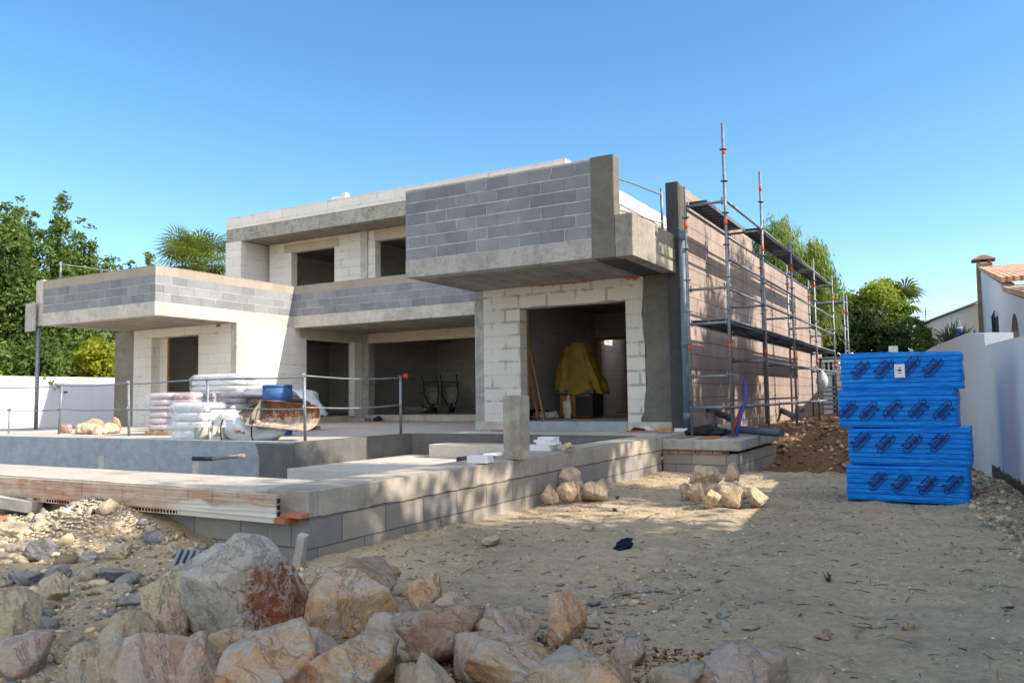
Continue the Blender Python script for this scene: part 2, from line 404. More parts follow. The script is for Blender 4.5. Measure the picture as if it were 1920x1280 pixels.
rc = t.mix(t.ramp(t.math('ADD', t.noise(t.vscale(t.pos(), (14., 14., 5.)), 1.5, 8., .8, .4), t.ramp(zz, -.05, -.35, -.10, .10)), .50, .60), rc, (.50, .44, .37))
t.base(rc); t.bump(t.noise(t.pos(), 30., 6., .7), .012, .7); M['rust'] = t.m
M['cement_steel'] = plain('cement_crusted_steel', (.23, .205, .175), .9, .2, v=.35, sc=8.)
M['blue_drum'] = plain('blue_plastic', (.035, .10, .28), .5, .4, v=.25, sc=7.)
def sackm(name, a, b, c):
    t = NT(name, .32, .5); P = t.pos()
    col = t.mix(t.ramp(t.noise(t.vscale(P, (3., 3., 6.)), 1., 4., .6), .4, .6), a, b)
    col = t.mix(t.ramp(t.noise(t.vscale(P, (8., 8., 14.)), 1., 6., .7, 1.), .55, .64), col, c)
    t.base(col); t.bump(t.noise(t.vscale(P, (2., 2., 6.)), 2.5, 4., .6, .8), .03, .8); return t.m
M['sack'] = sackm('wrapped_sacks', (.44, .34, .37), (.52, .46, .50), (.60, .60, .64))
M['sack_red'] = sackm('dark_red_sacks', (.36, .16, .17), (.50, .36, .40), (.66, .64, .66))
M['sack_white'] = sackm('white_plastic_sacks', (.58, .60, .63), (.68, .69, .70), (.50, .54, .53))
def film():
    t = NT('clear_plastic_wrap', .2, .6); t.base((.75, .77, .8))
    t.bump(t.noise(t.vscale(t.pos(), (1.5, 1.5, 5.)), 2.5, 4., .6, 1.), .03, .8)
    tr = t.n('ShaderNodeBsdfTransparent'); mx = t.n('ShaderNodeMixShader'); 
    t.put(mx.inputs[0], t.ramp(t.noise(t.vscale(t.pos(), (1., 1., 2.)), 3.5, 4., .6, 1.), .4, .7, .08, .45))
    t.L.new(tr.outputs[0], mx.inputs[1]); t.L.new(t.b.outputs[0], mx.inputs[2]); t.L.new(mx.outputs[0], t.N['Material Output'].inputs[0]); return t.m
M['film'] = film()
M['bigbag'] = sackm('woven_white_bag', (.66, .66, .66), (.60, .61, .63), (.70, .70, .70))
M['tarp'] = (lambda t: (t.base(t.var((.30, .205, .035), t.noise(t.pos(), 3., 5., .6), .3)), t.bump(t.noise(t.vscale(t.pos(), (5., 5., 1.5)), 2., 5., .7, .8), .03, .8), t.m)[2])(NT('yellow_tarpaulin', .6, .3))
M['machine'] = plain('orange_brown_paint', (.40, .15, .035), .6, .3, v=.3)
M['tile_white'] = plain('white_tile', (.72, .72, .72), .6, .3, v=.04)
def bluefilm():
    t = NT('blue_packing_film', .34, .35); P = t.obj()
    z = t.sep(P)[2]
    lines = t.math('ABSOLUTE', t.math('SUBTRACT', t.math('FRACT', t.math('MULTIPLY', t.math('ADD', z, t.math('MULTIPLY', t.noise(P, 3., 4.), .008)), 20.)), .5))
    ln = t.ramp(lines, .0, .14, 1., 0.)
    col = t.mix(t.ramp(t.noise(t.vscale(P, (1.5, 1.5, 9.)), 1.5, 5., .65, .5), .35, .65), (.0, .22, .84), (.001, .31, .98))
    col = t.mix(t.math('MULTIPLY', ln, .4), col, (.0, .095, .50))
    col = t.mix(t.math('MULTIPLY', t.ramp(t.noise(t.vscale(P, (5., 5., 22.)), 1.2, 6., .7, 1.), .56, .66), .35), col, (.06, .34, .88))
    t.base(col)
    h = t.math('SUBTRACT', t.math('MULTIPLY', t.noise(t.vscale(P, (3., 3., 14.)), 2.2, 6., .65, 1.), 3.), ln)
    t.bump(h, .014, .9); return t.m
M['bluefilm'] = bluefilm()
M['ink'] = plain('navy_ink', (.006, .014, .13), .5, .3, v=.3, sc=30.)
M['paper'] = plain('white_paper', (.72, .73, .76), .6, .2, v=.04)
M['print'] = plain('black_print', (.03, .03, .04), .6, .2)
def tiles():
    t = NT('clay_roof_tiles', .85, .2); p = t.sep(t.pos())
    w = t.math('ABSOLUTE', t.math('SINE', t.math('MULTIPLY', p[0], 3.1416/.15)))
    r = t.math('FRACT', t.math('MULTIPLY', p[1], 1.1))
    cell = t.n('ShaderNodeTexWhiteNoise'); t.put(cell.inputs['Vector'], t.comb(t.math('FLOOR', t.math('DIVIDE', p[0], .15)), t.math('FLOOR', t.math('MULTIPLY', p[1], 1.1)), 0.))
    col = t.mix(cell.outputs['Value'], (.40, .20, .12), (.56, .36, .23))
    col = t.var(col, w, .35); t.base(col)
    t.bump(t.math('ADD', w, t.math('MULTIPLY', r, .4)), .04, .8); return t.m
M['rooftile'] = tiles()
M['house_white'] = plain('house_white_render', (.84, .82, .79), .9, .15, v=.04)
M['house_pink'] = plain('house_pink_render', (.62, .48, .42), .9, .15, v=.04)
M['chimney_stone'] = plain('chimney_stone', (.27, .19, .12), .9, .15, v=.4, sc=3.)
M['glass_and_shade'] = plain('dark_opening', (.035, .032, .035), .5, .4)
M['green_bag'] = plain('green_print', (.02, .25, .08), .6)
M['bag'] = plain('pale_plastic_bag', (.48, .54, .56), .4, .4, v=.1)
M['red'] = plain('red_plastic', (.40, .03, .02), .5, .4)
M['blue'] = plain('blue_plastic_tube', (.03, .06, .30), .5, .4)
M['orange_box'] = plain('orange_plastic', (.62, .16, .04), .5, .4)
M['foam'] = plain('orange_foam', (.50, .14, .04), .95, .1, v=.3, sc=20.)
M['line_green'] = plain('green_marking_paint', (.20, .55, .15), .8, .1)

# ------------------------------------------------------------------ camera, light, sky
f_px = 1488.65; yaw = .5146074; pit = .0699694; rol = -.01437250
fw = Vector((-math.sin(yaw)*math.cos(pit), math.cos(yaw)*math.cos(pit), math.sin(pit)))
rt = Vector((math.cos(yaw), math.sin(yaw), 0)); up = rt.cross(fw)
r2 = rt*math.cos(rol)+up*math.sin(rol); u2 = -rt*math.sin(rol)+up*math.cos(rol)
cam = bpy.data.cameras.new('camera'); co = bpy.data.objects.new('camera', cam); link(co)
co.matrix_world = Matrix(((r2.x, u2.x, -fw.x, 0), (r2.y, u2.y, -fw.y, 0), (r2.z, u2.z, -fw.z, 0), (0, 0, 0, 1)))
cam.sensor_width = 36; cam.lens = 36*f_px/1920; cam.clip_end = 3000; cam.clip_start = .05
SC.camera = co
SUN = Vector((1, .17, .70)).normalized()
sl = bpy.data.lights.new('sun', 'SUN'); sl.energy = 3.7; sl.angle = R(.55); sl.color = (1, .89, .72)
so = bpy.data.objects.new('sun', sl); link(so); so.rotation_euler = SUN.to_track_quat('Z', 'Y').to_euler(); so.location = (20, 4, 20)
w = bpy.data.worlds.new('World'); SC.world = w; w.use_nodes = True
wn = w.node_tree.nodes; bg = wn['Background']
sky = wn.new('ShaderNodeTexSky'); sky.sky_type = 'NISHITA'; sky.sun_disc = False
sky.sun_elevation = math.asin(SUN.z); sky.sun_rotation = math.atan2(SUN.x, SUN.y)
sky.altitude = 50; sky.air_density = 1.0; sky.dust_density = .35; sky.ozone_density = 2.2
hs = wn.new('ShaderNodeHueSaturation'); hs.inputs['Saturation'].default_value = 1.24; hs.inputs['Hue'].default_value = .494
w.node_tree.links.new(sky.outputs[0], hs.inputs['Color'])
wl_ = w.node_tree.links
# warm fill glow added to the sky behind the camera, lifts the shaded fronts
tc = wn.new('ShaderNodeTexCoord'); nv = wn.new('ShaderNodeVectorMath'); nv.operation = 'NORMALIZE'; wl_.new(tc.outputs['Generated'], nv.inputs[0])
dp = wn.new('ShaderNodeVectorMath'); dp.operation = 'DOT_PRODUCT'; wl_.new(nv.outputs[0], dp.inputs[0]); dp.inputs[1].default_value = Vector((.50, -.62, .60)).normalized()
mxx = wn.new('ShaderNodeMath'); mxx.operation = 'MAXIMUM'; wl_.new(dp.outputs['Value'], mxx.inputs[0]); mxx.inputs[1].default_value = 0
pw = wn.new('ShaderNodeMath'); pw.operation = 'POWER'; wl_.new(mxx.outputs[0], pw.inputs[0]); pw.inputs[1].default_value = 2.2
vm = wn.new('ShaderNodeVectorMath'); vm.operation = 'SCALE'; vm.inputs[0].default_value = (1.0, .83, .62); wl_.new(pw.outputs[0], vm.inputs['Scale'])
sc2 = wn.new('ShaderNodeVectorMath'); sc2.operation = 'SCALE'; wl_.new(vm.outputs[0], sc2.inputs[0]); sc2.inputs['Scale'].default_value = 7.5
ad = wn.new('ShaderNodeVectorMath'); ad.operation = 'ADD'; wl_.new(hs.outputs[0], ad.inputs[0]); wl_.new(sc2.outputs[0], ad.inputs[1])
wl_.new(ad.outputs[0], bg.inputs[0]); bg.inputs[1].default_value = .11
SC.view_settings.view_transform = 'Standard'; SC.view_settings.look = 'None'
SC.view_settings.exposure = 1.16; SC.view_settings.gamma = 1.
SC.cycles.max_bounces = 7; SC.cycles.transparent_max_bounces = 12

# ------------------------------------------------------------------ terrain
def sm(a, b, x):
    t = np.clip((x-a)/(b-a), 0, 1); return t*t*(3-2*t)
def wallx(y): return 1.296-.0925*y
def ground_base(x, y):
    z = np.full_like(x, -1.13)
    z += .09*sm(-3., -6., x)*sm(6., 4., y)
    z += .30*np.exp(-(((x+6.0)/.75)**2+((y-4.15)/.55)**2))          # gravel heap against the pool wall
    z += .20*np.exp(-(((x+8.6)/1.2)**2+((y-4.2)/.7)**2))
    z += .05*np.exp(-(((x+3.75)/.35)**2+((y-5.4)/1.1)**2))
    z += .10*np.exp(-(((x-.35)/.4)**2+((y-9.8)/1.6)**2))+.05*sm(-.6, .6, x)
    z += .42*sm(13.6, 16.2, y)*sm(-22., -5., x)                     # brown earth bank beside the house
    z -= .42*np.exp(-(((x+2.0)/.75)**4+((y-13.1)/.8)**4))           # pit behind the platform
    z += .12*np.exp(-(((x+1.2)/.9)**2+((y-15.3)/.9)**2))
    inside = sm(-4.0, -4.18, x)*sm(4.28, 4.42, y)*sm(-26., -24., x)
    z -= 1.6*inside*sm(60., 45., y)
    z = np.where(x > wallx(y)+.3, np.maximum(z, -.45), z)
    z += 1.3*sm(40., 44., y)
    z += .7*sm(-28, -32, x)
    z -= .0*x
    return z
def axis(lo, a, b, hi, step, g=1.16):
    c = list(np.arange(a, b, step)); s = step; v = a; L = []
    while v > lo: s *= g; v -= s; L.append(v)
    s = step; v = c[-1]; U = []
    while v < hi: s *= g; v += s; U.append(v)
    return np.array(L[::-1]+c+U)
XS = axis(-600, -10., 1.6, 600, .035); YS = axis(-400, 1.2, 17., 900, .04)
X, Y = np.meshgrid(XS, YS)
Z = ground_base(X, Y)
near = (X > -14) & (X < 3) & (Y > 0) & (Y < 24)
Zf = Z.copy()
idx = np.argwhere(near)
for i, j in idx:
    x = X[i, j]; y = Y[i, j]
    Zf[i, j] += .030*fbm(x*1.7, y*1.7, 3.)+.012*fbm(x*7, y*7, 9., 3)
    if x < -4.2 and y < 4.2: Zf[i, j] += .03*fbm(x*5, y*5, 1., 3)
    if y > 12: Zf[i, j] += .06*fbm(x*3, y*3, 4., 4)
    elif x > -3.6:
        for tr in (-1.75, -.35):
            u = (x-tr-.06*(y-6)-.08*math.sin(y*.8))/.13
            if abs(u) < 2.5: Zf[i, j] -= .022*math.exp(-u*u)*(1+.4*math.sin(y*28))
nx, ny = len(XS), len(YS)
V = np.stack([X.ravel(), Y.ravel(), Zf.ravel()], 1)
a = (np.arange(ny-1)[:, None]*nx+np.arange(nx-1)[None, :]).ravel()
F = np.stack([a, a+1, a+nx+1, a+nx], 1)
gr = np_obj('ground', V, F, M['soil'], smooth=True); tag(gr, kind='structure')
def gz(x, y):
    i = np.clip(np.searchsorted(YS, y), 1, ny-1); j = np.clip(np.searchsorted(XS, x), 1, nx-1)
    return Zf[i, j]

# ------------------------------------------------------------------ the unfinished house
FT, FI = -.62, -.46           # terrace level, indoor level
H = empty('unfinished_house', (-9, 13, FT), 'two storey house shell of white and grey blocks with cantilevered balconies, unfinished', 'house')
def hp(name, boxes, m, bevel=0, label=None):
    boxes = [(b[0]+9, b[1]+9, b[2]-13, b[3]-13, b[4]-FT, b[5]-FT) for b in boxes]
    o = part(name, boxes, m, H, bevel)
    if label: o['label'] = label
    return o
def wallY(y0, y1, x0, x1, z0, z1, ops):
    out = []; x = x0
    for xa, xb, za, zb in ops:
        out.append((x, xa, y0, y1, z0, z1))
        if zb < z1: out.append((xa, xb, y0, y1, zb, z1))
        if za > z0: out.append((xa, xb, y0, y1, z0, za))
        x = xb
    if x < x1: out.append((x, x1, y0, y1, z0, z1))
    return out
def wallX(x0, x1, y0, y1, z0, z1, ops):
    return [(x0, x1, a, b, c, d) for (a, b, _, _, c, d) in [(q[0], q[1], 0, 0, q[4], q[5]) for q in wallY(0, 0, y0, y1, z0, z1, ops)]]
# terrace deck and inner floors
part('terrace', [(-21.6, -8.551, 8.75, 29., -1.0, FT), (-8.55, -4.30, 11.44, 29., -1.0, FT)], M['conc_floor'])
bpy.data.objects['terrace']['kind'] = 'structure'
hp('floor_slab', [(-8.25, -4.3, 13.10, 19.2, FT+.002, FI), (-14.9, -8.3, 17.96, 27., FT+.002, FI), (-19.1, -15.27, 13.6, 27., FT+.002, FI-.01)], M['conc_pale'])
# right block, ground floor
o = hp('wall', wallY(13.15, 13.42, -8.07, -4.78, FI, 2.08, [(-7.26, -5.12, FI, 1.68)]), M['aac_smear'], label='mortar smeared white block wall round the wide doorway')
hp('column', [(-8.27, -8.072, 13.145, 13.45, FT, 2.08)], M['conc'], .01)
for fx0, fx1, fz, sd in ((-6.9, -5.7, 2.035, 3), (-5.12, -4.86, 1.985, 8)):
    bm = bmesh.new(); n = 26; lo = []; hi = []
    for k in range(n+1):
        u = k/n; x_ = fx0+(fx1-fx0)*u; d_ = (2.078-fz)*(.35+.9*abs(fbm(x_*6, sd, 0., 4)))*min(1, 6*u+.2, 6*(1-u)+.2)
        lo.append(bm.verts.new((x_+9, 13.132-13, 2.078-d_-FT))); hi.append(bm.verts.new((x_+9, 13.118-13, 2.079-FT)))
    for k in range(n): bm.faces.new((lo[k], lo[k+1], hi[k+1], hi[k]))
    mesh_obj('doorway_foam', bm, M['foam'], H)
hp('threshold', [(-7.26, -5.12, 13.08, 13.45, FT, FI-.002), (-8.02, -7.262, 13.11, 13.149, FT, FI-.05)], M['pool_plaster'])
bm = bmesh.new()   # grey render pillar with ragged left edge
pts = []
for i in range(25):
    z = FT+(2.08-FT)*i/24
    pts.append((-4.80+.035*math.sin(z*3.3)+.04*fbm(z*3, 1.)-.03*(z < -.3)+.10*((2.08-z)/2.7-1)*(-1)*.35, z))
fr = [[bm.verts.new((x+9, 13.128-13, z-FT)), bm.verts.new((-4.14+9, 13.128-13, z-FT)), bm.verts.new((-4.14+9, 13.5-13, z-FT)), bm.verts.new((x+9, 13.5-13, z-FT))] for x, z in pts]
for i in range(24):
    for k in range(4): bm.faces.new((fr[i][k], fr[i][(k+1) % 4], fr[i+1][(k+1) % 4], fr[i+1][k]))
bm.faces.new(fr[0][::-1]); bm.faces.new(fr[-1])
mesh_obj('rendered_pillar', bm, M['render_dark'], H)
hp('side_wall', [(-4.40, -4.16, 13.5, 29., -1.4, 2.06)], M['finside'])
# right block interior
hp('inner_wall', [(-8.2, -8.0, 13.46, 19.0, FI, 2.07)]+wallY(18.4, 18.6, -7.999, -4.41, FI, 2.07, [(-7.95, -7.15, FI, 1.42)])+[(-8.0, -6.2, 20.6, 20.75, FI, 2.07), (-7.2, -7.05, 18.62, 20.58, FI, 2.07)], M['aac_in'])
hp('door_frame', [(-7.97, -7.92, 18.34, 18.62, FI, 1.45), (-7.18, -7.13, 18.34, 18.62, FI, 1.45), (-7.92, -7.18, 18.34, 18.62, 1.40, 1.45)], M['wood'])
hp('door_frame', [(-7.30, -7.262, 13.2, 13.5, FI, 1.68)], M['wood'])
# cantilevered grey block balcony, right
hp('balcony_parapet', [(-8.30, -4.79, 10.98, 11.18, 2.38, 3.585)], M['cmu'], label='dark grey block parapet of the right hand cantilevered balcony')
hp('parapet_mortar_cap', [(-8.30, -4.80, 10.975, 11.185, 3.587, 3.61)], M['conc_pale'])
hp('balcony_beam', [(-8.302, -4.79, 10.97, 11.25, 2.08, 2.378)], M['conc'], .008)
hp('balcony_slab', [(-8.30, -4.82, 11.252, 18.0, 2.085, 2.30), (-8.22, -4.42, 18.001, 18.75, 2.072, 2.298)], M['soffit_grey'])
hp('rendered_slab_edge', [(-4.818, -4.135, 11.20, 13.12, 2.075, 2.30)], M['render_wet'])
hp('rendered_parapet_end', [(-4.788, -4.41, 10.962, 11.20, 2.065, 3.63)], M['render_dark'], .012, 'dark rendered end of the right hand balcony parapet')
hp('low_parapet', [(-4.408, -4.13, 10.965, 11.198, 2.06, 2.70), (-4.36, -4.13, 11.198, 12.95, 2.06, 2.70)], conc_mat('rendered_beam', (.26, .245, .215), .2, (.15, .145, .13), .6, .5, grain=.005), .01)
hp('balcony_side_wall', [(-8.30, -8.10, 11.27, 17.9, 2.302, 3.585)], M['cmu'])
hp('balcony_deck', [(-8.08, -4.42, 11.252, 18.75, 2.302, 2.36), (-8.08, -4.42, 20.3, 26., 2.302, 2.36)], M['conc_floor'])  # gap in the deck added only to let light into the back room
# tall fin on the right side
hp('fin_wall_end', [(-4.27, -4.05, 12.952, 13.06, -.62, 3.62)], M['render_wet'], .01, 'dark rendered end of the tall side wall')
hp('fin_wall', [(-4.25, -4.07, 13.062, 18.5, 2.07, 3.60), (-4.25, -4.07, 18.502, 26., 2.07, 3.22), (-4.158, -4.07, 13.062, 26., -1.4, 2.068)], M['finside'], label='tall pinkish grey block side wall behind the scaffold')
hp('slab_infill', [(-4.40, -4.26, 13.13, 26., 2.08, 2.36)], M['conc'])
# left block
def Lw(n, b, m, **k): return hp(n, b, m, **k)
hp('corner_pier', [(-19.95, -19.15, 13.4, 13.75, FT, 1.9)], conc_mat('pier_render', (.235, .205, .165), .18, (.15, .13, .105), .5, .3), .01, 'brownish grey pier under the left balcony')
hp('wall', wallY(13.402, 13.65, -19.148, -15.43, FT, 1.90, [(-18.42, -16.6, FT, 1.68)]), M['aac'], label='white block wall under the left balcony')
hp('window_lining', [(-18.12, -18.08, 13.66, 13.70, FT, 1.68)], M['wood'])
hp('window_reveal', [(-18.42, -18.125, 13.652, 13.70, FT, 1.68)], M['aac'])
hp('column', [(-15.428, -15.228, 13.395, 13.70, FT, 1.898)], M['conc_pale'], .01)
hp('wall', wallX(-15.45, -15.235, 13.702, 17.999, FT, 1.90, [(15.76, 17.69, FI, 1.63)]), M['aac'], label='sunlit white block wall beside the terrace')
hp('column', [(-15.46, -14.98, 18.002, 18.3, FT, 1.898)], M['conc'], .01)
hp('lintel', [(-14.978, -8.3, 18.0, 18.25, 1.62, 1.90), (-15.225, -15.215, 15.5, 17.98, 1.655, 1.895)], M['lintel'])
hp('threshold', [(-14.978, -8.3, 17.9, 18.2, FT+.001, FI+.012), (-15.45, -15.2, 15.77, 17.68, FT+.001, FI)], M['conc_pale'])
hp('roof_slab', [(-15.0, -8.32, 18.26, 27., 2.0, 2.2), (-19.455, -15.46, 13.77, 27., 1.92, 2.19)], M['soffit'])
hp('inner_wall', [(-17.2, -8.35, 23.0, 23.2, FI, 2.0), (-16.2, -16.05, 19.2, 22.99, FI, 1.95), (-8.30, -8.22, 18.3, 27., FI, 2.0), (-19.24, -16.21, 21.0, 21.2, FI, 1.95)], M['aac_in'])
hp('doorway_shade', [(-18.2, -17.4, 20.96, 20.99, FI, 1.3)], M['glass_and_shade'])  # near-black panel painted as the shade of the room beyond
hp('door_frame', [(-18.26, -18.21, 20.9, 20.99, FI, 1.36), (-17.39, -17.34, 20.9, 20.99, FI, 1.36), (-18.21, -17.39, 20.9, 20.99, 1.31, 1.36)], M['wood'])
hp('rear_wall', [(-19.9, -8.0, 27.02, 27.2, FT, 4.9), (-7.999, -4.42, 27.02, 27.2, FT, 2.3), (-19.74, -19.46, 13.76, 27.0, FT, 1.94)], M['aac'])
hp('balcony_beam', [(-19.45, -15.232, 11.148, 11.35, 1.9, 2.198), (-15.432, -15.23, 11.352, 15.3, 1.9, 2.198), (-19.45, -19.25, 11.352, 27., 1.9, 2.198)], M['conc_pale'], 0, 'pale concrete edge beam of the left balcony')
hp('balcony_parapet', [(-19.448, -15.234, 11.15, 11.35, 2.2, 3.0), (-15.434, -15.234, 11.352, 15.3, 2.2, 3.0), (-19.448, -19.25, 11.352, 27., 2.2, 3.0)], M['cmu_top'], 0, 'grey block parapet of the left balcony with paler top course')
hp('parapet_corner_post', [(-19.75, -19.452, 11.14, 11.36, 1.91, 3.03)], M['conc_pale'], .01)
hp('balcony_slab', [(-19.24, -15.436, 11.352, 15.9, 1.905, 2.1), (-19.24, -15.436, 15.902, 17.9, 2.0, 2.1)], M['soffit'])
hp('balcony_beam', [(-15.228, -8.30, 15.302, 15.5, 1.898, 2.198)], M['conc_pale'], 0, 'concrete edge beam of the middle balcony')
hp('balcony_parapet', [(-15.232, -8.30, 15.302, 15.5, 2.2, 3.0)], M['cmu_top'], 0, 'grey block parapet of the middle balcony')
hp('balcony_slab', [(-15.228, -8.30, 15.502, 18.25, 1.902, 2.1)], M['soffit'])
hp('foam_patch', [(-15.95, -15.8, 13.385, 13.401, 1.83, 1.89)], M['foam'])
# penthouse
hp('wall', wallY(18.0, 18.25, -19.0, -8.2, 2.25, 4.93, [(-18.05, -16.28, 2.25, 4.62), (-14.72, -12.4, 2.25, 4.62)]), M['aac'], label='white block wall of the upper storey')
hp('lintel', [(-18.35, -16.1, 17.985, 17.998, 4.60, 4.86)], M['lintel'])
hp('lintel', [(-14.75, -12.3, 17.985, 17.998, 4.60, 4.90)], M['lintel'])
hp('column', [(-15.23, -14.98, 17.95, 17.998, 2.2, 4.93)], M['conc_pale'])
hp('side_fin_wall', [(-19.85, -19.17, 17.0, 18.4, 2.2, 4.93), (-19.85, -19.6, 18.41, 26.8, 2.2, 4.93)], M['aac'], label='white block fin wall at the left end of the upper storey')
hp('roof_beam', [(-19.82, -8.09, 17.0, 17.25, 4.932, 5.33), (-8.34, -8.09, 17.252, 26.8, 4.94, 5.33), (-19.82, -19.6, 17.252, 26.8, 4.94, 5.33)], conc_mat('roof_edge_concrete', (.33, .32, .285), .25, (.17, .175, .15), .75, .3))
hp('roof_slab', [(-19.59, -8.35, 17.252, 26.8, 4.937, 5.2)], M['soffit'])
hp('roof_parapet', [(-19.85, -8.06, 16.99, 17.24, 5.332, 5.71), (-8.31, -8.06, 17.242, 26.8, 5.332, 5.71), (-19.85, -19.6, 17.242, 26.8, 5.332, 5.71)], M['aac'], 0, 'white block parapet round the upper roof')
hp('wall', [(-8.30, -8.09, 18.26, 26.9, 2.2, 4.93)], M['aac'])
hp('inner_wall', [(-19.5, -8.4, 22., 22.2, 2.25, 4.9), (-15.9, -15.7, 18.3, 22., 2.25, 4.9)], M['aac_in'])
hp('roof_deck', [(-19.5, -8.4, 18.26, 22., 2.21, 2.25)], M['conc_floor'])
part('block_offcuts', [(-15.55, -15.0, 17.05, 17.2, 5.712, 5.80), (-15.12, -14.98, 17.02, 17.17, 5.802, 5.86)], M['tile_white'])
tag(bpy.data.objects['block_offcuts'], 'small white block offcut lying on top of the upper roof parapet', 'block offcut')
# downpipe and drain stubs belong to the house
bm = bmesh.new(); cyl(bm, (-3.99+9, 12.9-13, 2.75-FT), (-3.99+9, 12.9-13, -.56-FT), .055, 16)
for z in (2.7, .9, -.3): cyl(bm, (-3.99+9, 12.9-13, z-FT), (-3.99+9, 12.9-13, z-.12-FT), .064, 16)
mesh_obj('downpipe', bm, M['pvc_blue'], H)
for (a, b, r) in (((-4.1, 14.95, -.32), (-3.72, 14.72, -.45), .06), ((-4.1, 21.2, -.42), (-3.6, 20.4, -.58), .075), ((-4.1, 23.3, -.40), (-3.9, 23.1, -.44), .075), ((-4.1, 14.4, -.25), (-3.95, 14.3, -.3), .05)):
    bm = bmesh.new(); A = [a[0]+9, a[1]-13, a[2]-FT]; B = [b[0]+9, b[1]-13, b[2]-FT]
    cyl(bm, A, B, r, 14, cap=False); C = [A[i]+(B[i]-A[i])*.86 for i in range(3)]; cyl(bm, C, B, r*1.18, 14)
    mesh_obj('drain_pipe', bm, M['pvc'], H)

# ------------------------------------------------------------------ pool shell
P0 = empty('swimming_pool', (-8, 7, -1.1), 'bare concrete swimming pool shell with block sides and terracotta brick edging', 'swimming pool')
def pp(name, boxes, m, bevel=0, label=None):
    o = part(name, [(b[0]+8, b[1]+8, b[2]-7, b[3]-7, b[4]+1.1, b[5]+1.1) for b in boxes], m, P0, bevel)
    if label: o['label'] = label
    return o
# right hand block wall, displaced a little
def wall_strip(name, x0, x1, y0, y1, z0, z1, m, seed, amp=.012, parent=P0):
    bm = bmesh.new(); bx(bm, x0, x1, y0, y1, z0, z1)
    for _ in range(7):
        L = [e for e in bm.edges if e.calc_length() > .16]
        if not L: break
        bmesh.ops.subdivide_edges(bm, edges=L, cuts=1, use_grid_fill=True)
    for v in bm.verts:
        n = fbm(v.co.x*4+seed, v.co.y*4, v.co.z*4)
        top = v.co.z > z1-.001
        d = amp*n
        if abs(v.co.x-x1) < .001: v.co.x += d
        if abs(v.co.y-y0) < .001: v.co.y += d
        if top and (abs(v.co.x-x1) < .01 or abs(v.co.y-y0) < .01): v.co.z -= .008+.012*abs(n)
    off = Vector((8, -7, 1.1)) if parent is P0 else Vector((0, 0, 0))
    for v in bm.verts: v.co += off
    bmesh.ops.triangulate(bm, faces=bm.faces)
    return mesh_obj(name, bm, m, parent, smooth=False)
wall_strip('side_wall', -4.35, -3.94, 4.12, 11.43, -1.6, FT, M['poolblock'], 1.)['label'] = 'grey block side wall of the pool'
wall_strip('front_wall', -22., -4.352, 4.12, 4.66, -1.6, -.80, M['poolblock'], 5.)
wall_strip('front_coping', -22., -4.352, 4.005, 4.66, -.798, FT-.001, conc_mat('coping_mortar', (.47, .43, .37), .18, (.34, .31, .27), .5, .2, grain=.01), 9., .016)
pp('brick_edging', [(-22., -4.12, 3.975, 4.003, -.80, -.645)], M['brickedge'], 0, 'terracotta brick edging smeared with mortar')
bm = bmesh.new()
bx(bm, 8-22., 8-4.05, 3.985-7, 4.118-7, 1.1-.838, 1.1-.802)
t = NT('hollow_flat_bricks', .9, .1); p = t.sep(t.pos()); fr_ = t.math('FRACT', t.math('DIVIDE', t.math('ADD', p[0], t.math('MULTIPLY', t.noise(t.pos(), .8, 2.), .05)), .036))
cell_ = t.math('MULTIPLY', t.math('GREATER_THAN', fr_, .28), t.math('LESS_THAN', t.math('ABSOLUTE', t.math('ADD', p[2], .820)), .0115))
cell_ = t.math('MULTIPLY', cell_, t.math('MULTIPLY', t.math('LESS_THAN', p[0], -5.15), t.math('GREATER_THAN', t.noise(t.vscale(t.pos(), (1., 1., 0.)), 2.2, 2.), .40)))
c_ = t.mix(t.ramp(t.noise(t.pos(), 6., 5., .7), .45, .55), (.42, .17, .11), (.60, .50, .42)); c_ = t.mix(t.ramp(p[0], -5.2, -5.1), c_, t.mix(t.ramp(p[0], -4.16, -4.14), (.60, .57, .5), (.42, .15, .08)))
t.base(t.mix(cell_, c_, (.02, .012, .01))); mesh_obj('edging_board', bm, t.m, P0)
for z in (-.79, -.745, -.70): pp('brick_hole', [(-4.118, -4.112, 3.985, 4.01, z, z+.03)], M['black'])
pp('broken_brick', [(-4.115, -3.93, 4.02, 4.10, -.80, -.77)], M['terracotta'])
pp('back_wall', [(-21.6, -8.552, 8.60, 8.748, -2.2, FT+.012)], M['pool_plaster'], .01)
bm = bmesh.new(); A_ = []; B_ = []
for k in range(31):
    z = -2.2+1.56*k/30; x_ = -9.32+.10*fbm(z*4, 2., 0., 5)+.06*math.sin(z*5)
    A_.append(bm.verts.new((x_+8, 8.592-7, z+1.1))); B_.append(bm.verts.new((-8.553+8, 8.592-7, z+1.1)))
for k in range(30): bm.faces.new((A_[k], B_[k], B_[k+1], A_[k+1]))
mesh_obj('wet_render_patch', bm, M['pool_dark'], P0)
for xa in (-13.2, -10.75): pp('plaster_patch', [(xa, xa+.16, 8.592, 8.599, -1.25, -.92)], M['conc_pale'])
pp('inner_wall', [(-8.70, -8.54, 8.602, 11.438, -2.2, FT+.006)], M['pool_dark'], .008, 'dark rendered inner wall of the pool')
pp('inner_wall', [(-8.538, -4.352, 11.42, 11.60, -2.2, FT+.004)], M['pool_dark'], .008)
pp('beach_floor', [(-8.538, -4.352, 8.45, 11.418, -1.3, -.98), (-6.9, -4.352, 4.662, 8.448, -1.3, -.985)], M['pool_floor'], .008, 'smooth pale shallow floor of the pool')
pp('bench_step', [(-7.75, -4.352, 10.85, 11.418, -.978, -.76)], conc_mat('bench_plaster', (.52, .47, .41), .1, (.44, .40, .35), .4, 0.), .01)
